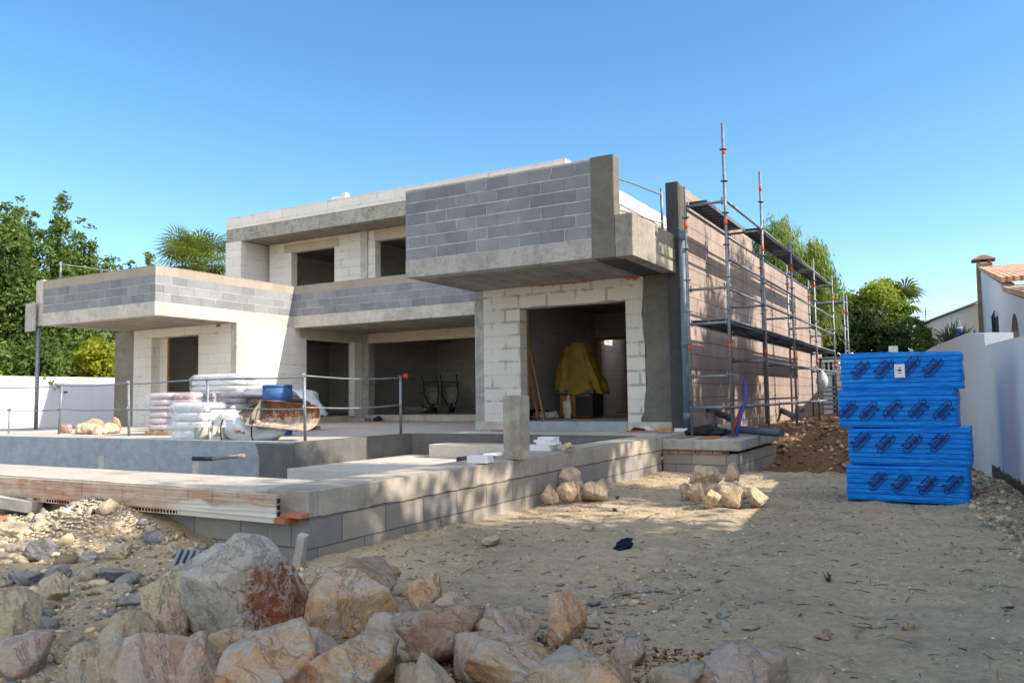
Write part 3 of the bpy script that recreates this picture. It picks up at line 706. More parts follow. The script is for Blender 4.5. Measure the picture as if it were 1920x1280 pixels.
pp('pool_bottom', [(-21.6, -8.56, 4.662, 8.598, -2.3, -2.2), (-8.558, -6.902, 4.662, 8.448, -2.3, -2.2)], M['pool_plaster'])
bm = bmesh.new(); cyl(bm, (-6.35+8, 10.845-7, .20), (-6.52+8, 10.55-7, .18), .05, 12); mesh_obj('water_inlet', bm, M['white'], P0)
bm = bmesh.new(); cyl(bm, (-6.52+8, 10.55-7, .18), (-6.75+8, 10.2-7, .15), .052, 12); mesh_obj('inlet_cover', bm, M['black'], P0)
bm = bmesh.new(); tube(bm, [(-5.72+8, 10.84-7, .25), (-5.72+8, 10.7-7, .26), (-5.66+8, 10.6-7, .16), (-5.55+8, 10.5-7, .135), (-5.4+8, 10.48-7, .135)], .009, 6); mesh_obj('cable', bm, M['black'], P0)
bm = bmesh.new(); tube(bm, [(-6.5, 7.9, -.975), (-6.3, 8.05, -.965), (-6.05, 8.1, -.972), (-6.2, 7.95, -.968), (-6.45, 7.8, -.975)], .012, 6)
tag(mesh_obj('cable', bm, M['black']), 'short black cable lying on the pale pool floor', 'cable')
bm = bmesh.new(); cyl(bm, (-9.9, 8.28, -.86), (-9.25, 8.3, -.80), .03, 10); cyl(bm, (-10.3, 8.25, -.87), (-9.9, 8.28, -.86), .035, 10, mi=1)
tag(mesh_obj('pool_nozzle', bm, [M['cement_steel'], M['black']]), 'grey pipe with black end sticking out of the pool wall', 'pipe')

bm = bmesh.new()
for (xa, ya, xb, yb) in ((-4.3, 8.95, -3.97, 9.05), (-4.32, 10.2, -3.98, 10.15), (-4.0, 8.4, -3.98, 10.6)):
    a = Vector((xa+8, ya-7, 1.1+FT+.0035)); b = Vector((xb+8, yb-7, 1.1+FT+.0035)); d = (b-a).normalized(); s_ = Vector((-d.y, d.x, 0))*.012
    bm.faces.new([bm.verts.new(q) for q in (a-s_, b-s_, b+s_, a+s_)])
mesh_obj('marking_lines', bm, M['line_green'], P0)['label'] = 'thin green marking lines sprayed on the pool wall top'
# scaffold footing platform
pl = empty('concrete_platform', (-3.3, 12.8, -1.1), 'low grey block and concrete platform under the scaffold feet', 'platform')
def plat(n, b, m, bv=0): return part(n, [(q[0]+3.3, q[1]+3.3, q[2]-12.8, q[3]-12.8, q[4]+1.1, q[5]+1.1) for q in b], m, pl, bv)
plat('block_base', [(-3.938, -2.84, 11.5, 14.2, -1.6, -.86)], M['poolblock'])
plat('brick_course', [(-3.935+.25*k, -3.935+.25*k+.235, 11.488-.003*(k % 2), 11.499, -.872, -.822) for k in range(4)], plain('dull_brick', (.27, .16, .12), .9, .1, v=.45, sc=14.))
plat('top_slab', [(-3.938, -2.80, 11.47, 14.3, -.812, -.66), (-4.3, -3.94, 11.62, 12.93, -.9, -.61)], M['conc'], .012)
for k in range(6): plat('brick_hole', [(-3.05+k*.018, -3.05+k*.018+.012, 11.482, 11.4865, -.862, -.83)], M['black'])
bm = bmesh.new(); bx(bm, -3.45, -3.25, 11.6, 12.3, -.658, -.64)
tag(mesh_obj('plank', bm, M['wood']), 'short dark timber board lying on the concrete platform', 'board')
bm = bmesh.new(); bx(bm, -3.75, -3.70, 11.55, 12.2, -.658, -.64)
tag(mesh_obj('batten', bm, M['wood']), 'thin dark batten lying on the concrete platform beside the front scaffold pole', 'batten')

# ------------------------------------------------------------------ boundary walls
def slabwall(name, pts, z0, z1s, th, m, label, cat):
    bm = bmesh.new()
    prev = None
    for (x, y), zt in zip(pts, z1s):
        ring = [bm.verts.new((x, y, z0)), bm.verts.new((x, y, zt)), bm.verts.new((x+th, y+.02, zt)), bm.verts.new((x+th, y+.02, z0))]
        if prev:
            for k in range(4): bm.faces.new((prev[k], prev[(k+1) % 4], ring[(k+1) % 4], ring[k]))
        else: bm.faces.new(ring)
        prev = ring
    bm.faces.new(prev[::-1])
    o = mesh_obj(name, bm, m); bmesh_recalc(o); tag(o, label, cat); return o
def bmesh_recalc(o):
    bm = bmesh.new(); bm.from_mesh(o.data); bmesh.ops.recalc_face_normals(bm, faces=bm.faces); bm.to_mesh(o.data); bm.free()
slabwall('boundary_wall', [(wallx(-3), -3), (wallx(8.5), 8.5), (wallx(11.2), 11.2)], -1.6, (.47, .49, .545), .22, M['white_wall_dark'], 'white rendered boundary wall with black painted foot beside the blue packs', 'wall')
slabwall('boundary_wall', [(wallx(11.21), 11.21), (wallx(13.1), 13.1), (wallx(20.), 20.), (wallx(33.), 33.)], -1.6, (.69, .82, .97, 1.1), .3, M['white_wall'], 'taller white boundary wall section behind the blue packs', 'wall')
o = part('garden_wall', [(-27.2, -27., 4, 45, -2.2, .92)], M['white_wall']); tag(o, 'bright white garden wall at the far left below the trees', 'wall')
# balustrade wall at the back
bw = empty('balustrade_wall', (-5, 39.5, 0), 'cream balustrade wall with dark baluster openings far behind the scaffold', 'wall')
part('wall_base', [(-14, 6.0, 0, .25, -1.6, 1.0)], M['house_white'], bw)
part('coping', [(-14, 6.0, -.05, .3, 1.42, 1.62)], M['house_white'], bw)
bm = bmesh.new()
for k in range(60):
    x = -6+k*.2; prof = [(0, .05), (.08, .05), (.14, .03), (.26, .07), (.36, .03), (.42, .05)]
    for (a, ra), (b, rb) in zip(prof, prof[1:]): cyl(bm, (x, .12, 1.0+a), (x, .12, 1.0+b), ra, 8, rb, cap=False)
bl = mesh_obj('balusters', bm, M['house_white'], bw)
for k in range(5):
    o = part('block_pallet', [(-8.5+1.25*k, -8.5+1.25*k+1.12, 36.5, 37.6, -1.0, .95+.06*(k % 2))], M['stackblk'])
    tag(o, 'pallet of stacked pale blocks behind the scaffold, in a row before the balustrade wall', 'block pallet', 'pallets of pale blocks')

# ------------------------------------------------------------------ scaffold
def pole(bm, x, y, z0, z1, bands=(), r=.024):
    cyl(bm, (x, y, z0), (x, y, z0+.015), .07, 10); cyl(bm, (x, y, z0), (x, y, z1), r, 10)
    cyl(bm, (x, y, z1-.22), (x, y, z1), r*.8, 8)
    z = z0+.45
    while z < z1-.1:
        cyl(bm, (x, y, z), (x, y, z+.012), .06, 10); z += .5
    for zb in bands: cyl(bm, (x, y, zb), (x, y, zb+.10), r+.003, 10, mi=1)
def rail(bm, a, b, r=.022):
    cyl(bm, a, b, r, 8)
    a = Vector(a); b = Vector(b); d = (b-a).normalized()
    for p in (a, b):
        q = p+d*(.05 if p is a else -.05); cyl(bm, q+Vector((0, 0, -.045)), q+Vector((0, 0, .07)), .013, 6)
S1 = empty('scaffold', (-3.4, 12.2, -.66), 'tall galvanised steel scaffold with planks along the side wall', 'scaffold')
def sp(name, fn, m, root=S1, off=(3.4, -12.2, .66)):
    bm = bmesh.new(); fn(bm)
    for v in bm.verts: v.co += Vector(off)
    return mesh_obj(name, bm, m, root)
ys = [12.2, 14.8, 17.6, 20.6, 23.8]; XO = -3.07; XI = -3.7; SM = [M['steel'], M['red_band']]
tops = [4.22, 4.08, 3.3, 3.3, 3.3]
for i, y in enumerate(ys):
    g = -.655 if i == 0 else float(gz(XO, y))
    sp('pole', lambda b: pole(b, XO, y, g, tops[i], (.7, 2.6, 3.72) if i < 2 else (.7, 2.6)), SM)
    g = -.655 if i == 0 else float(gz(XI, y))
    sp('pole', lambda b: pole(b, XI, y, g, 3.3, (.7, 2.62)), SM)
    for z in ([-.2, .28, 1.10, 1.64, 2.98] if i == 0 else [.6, 1.10, 1.6, 2.98]):
        sp('transom', lambda b: rail(b, (XI, y, z), (XO, y, z)), M['steel'])
for i in range(4):
    a, b_ = ys[i], ys[i+1]
    for z in [-.2, 1.14, 1.62, 2.09, 3.0]+([.57] if i else []):
        sp('ledger', lambda b: rail(b, (XO, a, z), (XO, b_, z)), M['steel'])
    sp('ledger', lambda b: rail(b, (XI, a, 2.94), (XI, b_, 2.94)), M['steel'])
    def plank(b, x0, x1, z):
        bx(b, x0, x1, a+.03, b_-.03, z-.008, z); bx(b, x0, x0+.012, a+.03, b_-.03, z-.065, z-.009); bx(b, x1-.012, x1, a+.03, b_-.03, z-.065, z-.009)
        y = a+.2
        while y < b_-.2: bx(b, x0+.02, x1-.02, y, y+.03, z-.03, z-.0085); y += .22
    sp('plank', lambda b: plank(b, XI+.03, XI+.30, 1.16), M['plank'])
    sp('plank', lambda b: plank(b, XI+.32, XO-.02, 1.16), M['plank'])
    sp('plank', (lambda b: plank(b, XI+.02, XI+.34, 3.05)) if i == 0 else (lambda b: plank(b, XO-.36, XO-.04, 3.05)), M['plank'])
S2 = empty('scaffold', (-6, 30, -.7), 'second steel scaffold far behind the corner of the side wall', 'scaffold')
for k, (x, y) in enumerate([(-3.3, 28.2), (-3.3, 29.0), (-4.9, 28.2), (-4.9, 29.), (-6.4, 30.2), (-5.8, 33.)]):
    sp('pole', lambda b: pole(b, x, y, -.75, 3.3, (.7, 2.6)), SM, S2, (6, -30, .7))
for z in (-.35, .6, 1.15, 2.1, 3.0):
    for (a, b_) in (((-3.3, 28.2), (-4.9, 28.2)), ((-3.3, 28.2), (-3.3, 29.)), ((-4.9, 29.), (-6.4, 30.2)), ((-6.4, 30.2), (-5.8, 33.))):
        sp('rail', lambda b: rail(b, (*a, z), (*b_, z), .02), M['steel'], S2, (6, -30, .7))
for z in (1.12, 3.0): sp('plank', lambda b: bx(b, -4.9, -3.3, 28.25, 28.95, z, z+.05), M['plank'], S2, (6, -30, .7))
bm = bmesh.new(); cyl(bm, (-3.2, 29.8, -.75), (-3.2, 29.8, 1.1), .03, 8); cyl(bm, (-3.2, 29.8, .2), (-3.2, 29.8, .45), .033, 8, mi=1)
tag(mesh_obj('marker_post', bm, [M['white'], M['red_band']]), 'slim white post with red band standing behind the scaffold', 'post')
# fence panels low at the back
bf = empty('site_fence', (-4, 33.5, -.8), 'low pale slatted site fence at the back behind the scaffold', 'fence')
for k in range(6): part('slat', [(-2, 4.2, 0, .03, .12+.17*k, .20+.17*k)], M['steel'], bf)
for k in range(3): part('post', [(-2+3*k, -1.94+3*k, .035, .09, -.1, 1.15)], M['steel'], bf)
# hanging bag
bm = bmesh.new(); rings = []
prof = [(0, .012), (.06, .03), (.16, .09), (.27, .125), (.36, .13), (.45, .10), (.52, .05), (.545, .015)]
for d, r in prof:
    rings.append([bm.verts.new((r*(1+.08*math.sin(3*t+d*9))*math.cos(t), r*.8*math.sin(t), -d)) for t in [2*math.pi*k/16 for k in range(16)]])
for A, B in zip(rings, rings[1:]):
    for k in range(16): bm.faces.new((A[k], A[(k+1) % 16], B[(k+1) % 16], B[k]))
bm.faces.new(rings[0]); bm.faces.new(rings[-1][::-1])
bg_ = mesh_obj('plastic_bag', bm, M['bag'], smooth=True, loc=(-3.045, 21.1, .60)); bg_.scale = (1.1, 1.1, 1.0)
tag(bg_, 'knotted pale plastic bag with green print hanging from a scaffold rail', 'bag')
bm = bmesh.new()
for k in range(3):
    t = 2*math.pi*k/3; c = Vector((.035*math.cos(t+.5), 0, .035*math.sin(t+.5)))
    bx(bm, -.022, .022, -.001, .001, -.009, .009, M=Matrix.Translation(Vector((.0, -.116, -.33))+c) @ Matrix.Rotation(t+.5, 4, 'Y'))
mesh_obj('bag_print', bm, M['green_bag'], bg_)

# ------------------------------------------------------------------ guard rails
def rails(name, loc, posts, label, h=1.03, zs=(.98, .50), m='steel_blue', base=FT, sag=.012, tilt=None):
    root = empty(name, (posts[0][0], posts[0][1], base), label, 'guard rail'); o = Vector((-posts[0][0], -posts[0][1], -base))
    for i, (x, y) in enumerate(posts):
        bm = bmesh.new(); tx = (tilt or {}).get(i, 0)
        cyl(bm, (x, y, base), (x+tx, y, base+h), .024, 10)
        for z in zs: cyl(bm, (x+tx*z/h, y-.03, base+z-.03), (x+tx*z/h, y-.03, base+z+.05), .012, 6)
        for v in bm.verts: v.co += o
        mesh_obj('post', bm, M[m], root)
    for (x0, y0), (x1, y1), i in zip(posts, posts[1:], range(99)):
        for z in zs:
            bm = bmesh.new(); pts = []
            for k in range(9):
                t = k/8; pts.append((x0+(x1-x0)*t, y0-.03+(y1-y0)*t, base+z-sag*math.sin(math.pi*t)+.012*math.sin(i*2.1+5*t)))
            tube(bm, pts, .013, 6)
            for v in bm.verts: v.co += o
            mesh_obj('rail', bm, M[m], root)
    return root
GR = rails('terrace_guardrail', None, [(-20.2, 9.3), (-16.1, 9.62), (-13.55, 9.42), (-10.93, 9.02), (-8.70, 8.98), (-8.72, 11.36)], 'grey steel guard rail with two tube rails along the pool edge of the terrace', tilt={1: .06, 2: -.05, 4: -.03})
bm = bmesh.new(); bmesh.ops.create_icosphere(bm, subdivisions=2, radius=.05)
o = mesh_obj('end_cap', bm, M['red'], GR, True); o.location = (-8.60+20.2, 11.36-9.3, 1.02)
rails('roof_guardrail', None, [(-4.52, 11.26), (-4.22, 12.6)], 'steel guard rail at the right end of the upper balcony', .74, (.64, .15), 'steel', 2.70, 0)
rails('roof_guardrail', None, [(-19.35, 11.5), (-19.35, 14.6)], 'pale steel guard rail on top of the left balcony parapet', .52, (.45,), 'steel', 3.0, 0)
for k, (x, y) in enumerate([(-17.45, 9.1), (-17.9, 9.6)]):
    bm = bmesh.new(); cyl(bm, (x, y, -.9), (x, y, -.07), .02, 8); cyl(bm, (x, y, -.12), (x, y, -.09), .04, 8)
    tag(mesh_obj('steel_stake', bm, M['steel_blue']), ('left' if k == 0 else 'right')+' one of two short thin steel stakes at the far left of the terrace', 'stake')
pr = empty('steel_prop', (-19.62, 11.15, -.65), 'tall steel prop holding a grey board against the left balcony corner', 'prop')
bm = bmesh.new(); cyl(bm, (0, 0, 0), (0, 0, 2.5), .045, 12); cyl(bm, (0, 0, 0), (0, 0, .02), .09, 12); mesh_obj('pole', bm, M['steel'], pr)
part('board', [(-.38, .04, -.12, -.08, 2.42, 3.12)], M['conc'], pr, .01)

# ------------------------------------------------------------------ blue insulation packs
def text_mesh(s, size, shear=0., bold=0.):
    c = bpy.data.curves.new('t', 'FONT'); c.body = s; c.size = size; c.align_x = 'CENTER'; c.align_y = 'CENTER'; c.shear = shear; c.offset = bold
    c.resolution_u = 3
    o = bpy.data.objects.new('t', c); COL.objects.link(o)
    dg = bpy.context.evaluated_depsgraph_get(); me = bpy.data.meshes.new_from_object(o.evaluated_get(dg))
    bpy.data.objects.remove(o); bm = bmesh.new(); bm.from_mesh(me); return bm
def band(bm, pts, w, closed=True):
    n = len(pts)
    for i in range(n if closed else n-1):
        a = Vector((*pts[i], 0)); b = Vector((*pts[(i+1) % n], 0)); d = (b-a).normalized()*w*.5; s = Vector((-d.y, d.x, 0))
        bm.faces.new([bm.verts.new(q) for q in (a-d-s, b+d-s, b+d+s, a-d+s)])
def logo_bm():
    bm = text_mesh('danosa', .058, .15, .0038)
    band(bm, [(-.125, .012), (-.082, .036), (.075, .034), (.108, .018), (.118, 0), (.108, -.018), (.075, -.034), (-.082, -.036), (-.086, -.014), (-.128, -.018), (-.096, 0)], .0085)
    b2 = text_mesh('danopren', .029, 0, .0024)
    for v in b2.verts: v.co += Vector((-.03, -.066, 0))
    b3 = text_mesh('TR', .034, 0, .003)
    for v in b3.verts: v.co += Vector((.07, -.064, 0))
    for b in (b2, b3):
        me = bpy.data.meshes.new('x'); b.to_mesh(me); b.free(); bm.from_mesh(me)
    return bm
lb = logo_bm(); bmesh.ops.scale(lb, vec=(.93, .93, 1), verts=lb.verts); logo_me = bpy.data.meshes.new('printed_logo'); lb.to_mesh(logo_me); lb.free(); logo_me.materials.append(M['ink'])
def pack(x0, z0, h, w, yaw_, seed, flip, offs, dep=.62, sheet=False, label='', zoff=0.):
    r = empty('insulation_pack', (x0, 8.93, z0), label, 'insulation pack', 'blue wrapped insulation packs in a stack', R(yaw_))
    bm = bmesh.new(); NXX, NZ, NY = 60, 44, 22
    def face_pt(u, v, side):     # rounded prism outline in plan, v up
        return None
    # plan outline
    out = []
    for i in range(NXX+1): out.append((w*i/NXX, 0, 0, -1))
    for i in range(1, NY): out.append((w, dep*i/NY, 1, 0))
    for i in range(NXX, -1, -2): out.append((w*i/NXX, dep, 0, 1))
    for i in range(NY-1, 0, -2): out.append((0, dep*i/NY, -1, 0))
    rows = []
    for j in range(NZ+1):
        v = j/NZ; z = h*v; row = []
        edge = .018*(1-min(1, min(v, 1-v)/.06))**2
        rid = -.0028*abs(math.sin(math.pi*v*7.5))**.35
        brd = .005*noise.noise(Vector((seed*3., math.floor(v*7.5)*1.7, 0)))
        for (x, y, nx_, ny_) in out:
            cr = min(1, min(x, w-x)/.03) if ny_ else min(1, min(y, dep-y)/.03)
            d = .006*fbm(x*4+seed*7, z*16, y*4+seed)+.004*fbm(x*11+seed, z*40+x*12, y*11.)-rid-edge
            xx = x+nx_*(d+brd*2)+(brd if not nx_ else 0); yy = y+ny_*d
            if ny_ < 0: yy += .012*(1-cr)**2
            row.append(bm.verts.new((xx, yy, z-.010*math.sin(x*3+seed)*v)))
        rows.append(row)
    n = len(out)
    for A, B in zip(rows, rows[1:]):
        for k in range(n): bm.faces.new((A[k], A[(k+1) % n], B[(k+1) % n], B[k]))
    bm.faces.new(rows[0][::-1]); bm.faces.new(rows[-1])
    mesh_obj('film_wrap', bm, M['bluefilm'], r, smooth=True)
    for k, u in enumerate(offs):
        o = bpy.data.objects.new('printed_logo', logo_me); link(o, r)
        ang = R(46 if not flip else 226)
        o.location = (u, -.0225, h*.50+zoff+.012*math.sin(seed+k*2)); o.rotation_euler = (R(90), -0, 0)
        o.rotation_euler = (Matrix.Rotation(R(90), 3, 'X') @ Matrix.Rotation(ang, 3, 'Z')).to_euler()
    return r
pz = [-1.10, -.727, -.35, .03]
pack(-1.09, -1.105, .365, 1.105, -2, 1, True, (.30, .52, .75, .97), label='lowest of the four stacked packs wrapped in blue film', zoff=0)
pack(-1.06, -.738, .372, 1.105, -2, 2, True, (.13, .36, .60, .84), label='blue film pack second from the bottom of the stack', zoff=.03)
pack(-1.14, -.364, .382, 1.085, -2, 3, False, (.09, .29, .51, .74, .96), label='blue film pack second from the top, its print upside down to the others')
pt = pack(-1.10, .020, .375, 1.10, -2, 4, True, (.20, .42, .66, .86), label='topmost blue film pack with a white paper label', zoff=.02)
bm = bmesh.new(); bx(bm, .51, .605, -.028, -.026, .12, .255); bx(bm, .545, .57, -.0285, -.0282, .215, .222, 1); bx(bm, .54, .575, -.0285, -.0282, .185, .203, 1); bx(bm, .542, .573, -.0285, -.0282, .162, .170, 1)
for k in range(3): bx(bm, .52, .528+.005*k, -.0285, -.0282, .23-.02*k, .233-.02*k, 1)
mesh_obj('paper_label', bm, [M['paper'], M['print']], pt)

# ------------------------------------------------------------------ rocks
def rock_obj(name, cx, cy, z0, w_, h_, mat, seed, dep=None, yaw_=None, sub=5, planes=15, nz=.075, flat=None, tilt=0., sink=.06, kind=None):
    rnd = random.Random(seed); bm = bmesh.new()
    bmesh.ops.create_icosphere(bm, subdivisions=sub, radius=1.)
    pl_ = []
    for k in range(planes):
        n = Vector((rnd.gauss(0, 1), rnd.gauss(0, 1), rnd.gauss(0, .8))).normalized(); pl_.append((n, rnd.uniform(.52, .80)))
    pl_.append((Vector((0, 0, -1)), .7))
    for v in bm.verts:
        d = v.co.normalized(); rr_ = [dd/max(.05, d.dot(n)) for n, dd in pl_ if d.dot(n) > .05]+[1.25]
        rr_.sort(); r0 = rr_[0]; r1 = rr_[1] if len(rr_) > 1 else r0
        r = r0-.014*math.exp(-(r1-r0)/.018)              # softened arris
        p = d*r
        r *= 1+nz*.9*fbm(p.x*1.6+seed, p.y*1.6, p.z*1.6, 5)+nz*.6*fbm(p.x*5+seed, p.y*5, p.z*5, 6)
        r -= nz*.25*abs(fbm(p.x*3+seed, p.y*3+2, p.z*3, 5))
        r -= nz*.35*max(0, fbm(p.x*2.2, p.y*2.2+seed, p.z*5, 3))**.5*.5
        v.co = d*r
    c0 = [min(v.co[i] for v in bm.verts) for i in range(3)]; c1 = [max(v.co[i] for v in bm.verts) for i in range(3)]
    dep = dep or w_*.85
    yw = rnd.uniform(-.5, .5) if yaw_ is None else yaw_
    for v in bm.verts:
        u = [(v.co[i]-c0[i])/(c1[i]-c0[i]) for i in range(3)]
        v.co = Vector(((u[0]-.5)*w_, (u[1]-.5)*dep, u[2]*h_*(1+sink)-h_*sink))
    o = mesh_obj(name, bm, M[mat], smooth=True)
    o.location = (cx, cy, z0); o.rotation_euler = (tilt, 0, math.radians(29.5)+yw)
    return o
# (cx, cy, z, width, height, material, label, seed, depth/yaw options)
BR = [
(-2.95, 2.78, -1.20, .60, .56, 'rk_grey', 'largest grey boulder with a rust red right face', 3, dict(sub=6, yaw_=.1, nz=.05, planes=12)),
(-3.24, 2.53, -1.16, .15, .26, 'rk_pink', 'narrow pale slab of rock leaning on the left side of the largest boulder', 8, dict(dep=.12)),
(-2.58, 3.05, -1.19, .47, .36, 'rk_orange', 'rounded orange and white boulder right of the largest one', 11, dict(sub=5, nz=.05)),
(-2.2, 2.9, -1.18, .30, .22, 'rk_tan', 'pointed tan and grey rock under the rounded orange boulder', 5, {}),
(-2.05, 2.44, -1.15, .38, .25, 'rk_orange', 'orange and white rock at the bottom edge below the rounded boulder', 21, dict(sub=5)),
(-1.88, 2.55, -1.15, .14, .13, 'rk_tan', 'small pale round rock at the bottom edge beside the dark hollow', 6, {}),
(-2.52, 3.55, -1.16, .20, .23, 'rk_orange', 'upright tan rock with pale right edge behind the brown earth', 31, {}),
(-2.95, 3.55, -1.17, .55, .30, 'rk_brown', 'dusty brown rock behind the rounded orange boulder', 4, {}),
(-2.24, 3.46, -1.16, .26, .18, 'rk_pink', 'low white veined rock right of the upright tan rock', 14, {}),
(-1.78, 3.18, -1.17, .38, .25, 'rk_pink', 'wide pinkish grey rock in the middle of the boulder row', 15, dict(sub=5)),
(-1.62, 3.42, -1.16, .20, .26, 'rk_orange', 'tan leaning rock at the right end of the pinkish boulder', 16, {}),
(-2.02, 3.0, -1.20, .46, .30, 'rk_brown', 'dark brown earth covered rock in the middle of the boulders', 17, dict(planes=10, nz=.09, sub=5)),
(-1.52, 2.80, -1.18, .40, .23, 'rk_orange', 'orange rock with blue white veins at the bottom centre edge', 18, dict(sub=5)),
(-1.22, 2.88, -1.26, .58, .30, 'rk_tan', 'flat half buried rock covered with brown gravel at the bottom', 19, dict(nz=.08)),
(-.72, 3.14, -1.17, .33, .22, 'rk_pink', 'blue white and tan rock alone at the bottom right of centre', 20, {}),
(-.52, 3.22, -1.16, .16, .12, 'rk_tan', 'small grey tan rock touching the lone rock at the bottom', 22, {}),
(-2.33, 2.28, -1.18, .42, .32, 'rk_orange', 'long orange rock leaning in front of the largest boulder', 23, dict(sub=5)),
(-2.72, 2.05, -1.16, .36, .27, 'rk_pink', 'reddish white rock at the bottom edge left of the long orange rock', 24, dict(sub=5)),
(-2.92, 1.98, -1.16, .28, .25, 'rk_tan', 'tan veined rock near the bottom left corner', 25, {}),
(-2.60, 2.17, -1.16, .20, .27, 'rk_pink', 'grey rock wedged below the largest boulder on its left', 26, {}),
(-3.42, 2.68, -1.15, .34, .30, 'rk_sand', 'smooth yellowish sandstone rock left of the largest boulder', 27, dict(nz=.02)),
(-3.98, 3.15, -1.10, .24, .15, 'rk_sand', 'flat pale sandstone rock above the smooth yellowish one', 28, {}),
(-3.78, 2.10, -1.14, .26, .30, 'rk_sand', 'rough beige rock cut off by the left edge of the picture', 29, {}),
(-4.41, 2.66, -1.09, .17, .16, 'rk_sand', 'small beige rock near the left edge above the rough beige one', 30, {}),
(-5.46, 3.2, -1.06, .22, .16, 'rk_slate', 'grey angular concrete chunk upright in the left rubble', 32, dict(planes=8)),
(-4.91, 2.8, -1.08, .20, .09, 'rk_slate', 'flat blue grey slab piece at the left edge of the rubble', 33, dict(planes=8)),
(-4.86, 2.95, -1.08, .17, .10, 'rk_slate', 'flat blue grey slab piece right beside the small beige rock', 34, dict(planes=8)),
(-4.11, 3.46, -1.09, .17, .15, 'rk_sand', 'pale greenish rock behind the largest boulder on its left', 35, {}),
(-5.49, 3.68, -1.02, .14, .14, 'rk_warm', 'yellow ochre stone in the left rubble', 36, {}),
(-7.33, 4.2, -.98, .28, .16, 'rk_sand', 'whitish rock close under the brick edging at the left', 37, dict(dep=.2)),
(-4.54, 4.02, -1.10, .13, .13, 'rk_slate', 'small dark grey rock against the pool wall by the gravel heap', 39, dict(dep=.1)),
(-3.1, 3.05, -1.15, .3, .14, 'rk_slate', 'flat grey stone behind the largest boulder', 41, {}),
(-4.55, 3.12, -1.08, .2, .07, 'rk_slate', 'thin blue grey slab lying in the middle of the left rubble', 42, {}),
(-3.95, 2.85, -1.1, .18, .07, 'rk_slate', 'thin dark grey slab left of the yellowish sandstone', 43, {}),
(-5.0, 3.45, -1.05, .2, .1, 'rk_sand', 'oblong pale stone in the upper left rubble', 44, {}),
(-4.75, 3.68, -1.06, .15, .1, 'rk_sand', 'small pale stone below the gravel heap', 45, {}),
(-6.3, 3.5, -1.03, .34, .13, 'rk_sand', 'long low beige stone in the upper left rubble', 46, {}),
(-3.0, 2.25, -1.14, .2, .15, 'rk_brown', 'small reddish brown rock in the bottom left rubble', 47, {}),
]
for k, (x, y, z, w_, h_, m, lab, sd, kw) in enumerate(BR):
    nm = 'boulder' if w_ > .25 else 'rock'; x -= .17*w_; y -= .02
    tag(rock_obj(nm, x, y, z, w_, h_, m, sd*7+1, **kw), lab, nm, 'rocks and boulders heaped in the foreground')
rx = random.Random(91)
EX = [(-3.05, 2.0, .2, .16, 'rk_tan'), (-2.45, 2.62, .18, .14, 'rk_pink'), (-2.75, 2.42, .2, .15, 'rk_orange'), (-2.12, 2.68, .16, .12, 'rk_tan'), (-1.78, 2.86, .2, .15, 'rk_pink'), (-1.9, 3.32, .2, .14, 'rk_tan'), (-1.45, 3.1, .18, .11, 'rk_orange'), (-1.3, 3.28, .14, .09, 'rk_pink'), (-2.32, 3.28, .16, .13, 'rk_brown'), (-1.0, 3.02, .2, .1, 'rk_tan'), (-3.3, 2.3, .24, .18, 'rk_tan'), (-3.6, 2.5, .2, .12, 'rk_sand'), (-3.15, 3.3, .22, .12, 'rk_sand'), (-3.55, 3.0, .16, .1, 'rk_tan'), (-4.3, 2.9, .2, .1, 'rk_sand'), (-3.5, 1.95, .22, .15, 'rk_pink'), (-1.15, 2.62, .3, .2, 'rk_orange'), (-1.75, 2.48, .2, .17, 'rk_tan'), (-5.2, 3.05, .18, .1, 'rk_tan'), (-5.9, 3.3, .2, .1, 'rk_sand'), (-6.6, 3.75, .22, .13, 'rk_sand'), (-5.0, 3.9, .14, .1, 'rk_tan'), (-4.3, 3.75, .16, .1, 'rk_sand')]
WH = ['small tan rock by the bottom left corner', 'small pink rock in the gap right of the largest boulder', 'small orange rock in the gap under the largest boulder', 'small tan rock between the pointed tan rock and the bottom edge', 'small pink rock before the dark earth covered rock', 'small tan rock behind the dark earth covered rock', 'small orange rock right of the dark earth covered rock', 'small pink rock near the tan leaning rock', 'small brown rock right of the rounded orange boulder', 'small tan rock between the flat half buried rock and the lone rock', 'tan rock below the yellowish sandstone rock', 'small sandy rock left of the yellowish sandstone rock', 'flat sandy stone behind the largest boulder', 'small tan stone above the yellowish sandstone rock', 'sandy stone in the middle of the left rubble', 'pinkish rock at the bottom left corner', 'orange rock cut off by the bottom edge near the centre', 'tan rock cut off by the bottom edge left of centre', 'tan stone by the flat blue grey slab pieces', 'sandy stone by the left edge of the rubble', 'sandy stone below the concrete bar', 'tan stone right of the gravel heap', 'sandy stone behind the ribbed block piece']
for k, (x, y, w_, h_, m) in enumerate(EX):
    tag(rock_obj('rock', x, y, -1.16, w_*1.1, h_*1.3, m, 700+k*3, sub=4), WH[k], 'rock', 'rocks and boulders heaped in the foreground')
P1_ = [(-3.80, 7.47, -1.11, .19, .21, 'front left block shaped stone'), (-3.66, 7.60, -1.11, .21, .22, 'second block shaped stone from the left'), (-3.84, 8.05, -1.02, .30, .24, 'tallest stone at the back'), (-3.52, 7.98, -1.11, .32, .20, 'wide pale stone in front'), (-3.62, 8.42, -1.11, .2, .18, 'right end stone'), (-3.7, 7.85, -1.12, .16, .2, 'stone squeezed in the middle')]
for k, (x, y, z, w_, h_, l) in enumerate(P1_):
    tag(rock_obj('stone', x, y, z, w_, h_, 'rk_warm', 300+k*5, planes=12, sub=4), l+' of the small heap against the pool side wall', 'stone', 'stones heaped against the pool side wall')
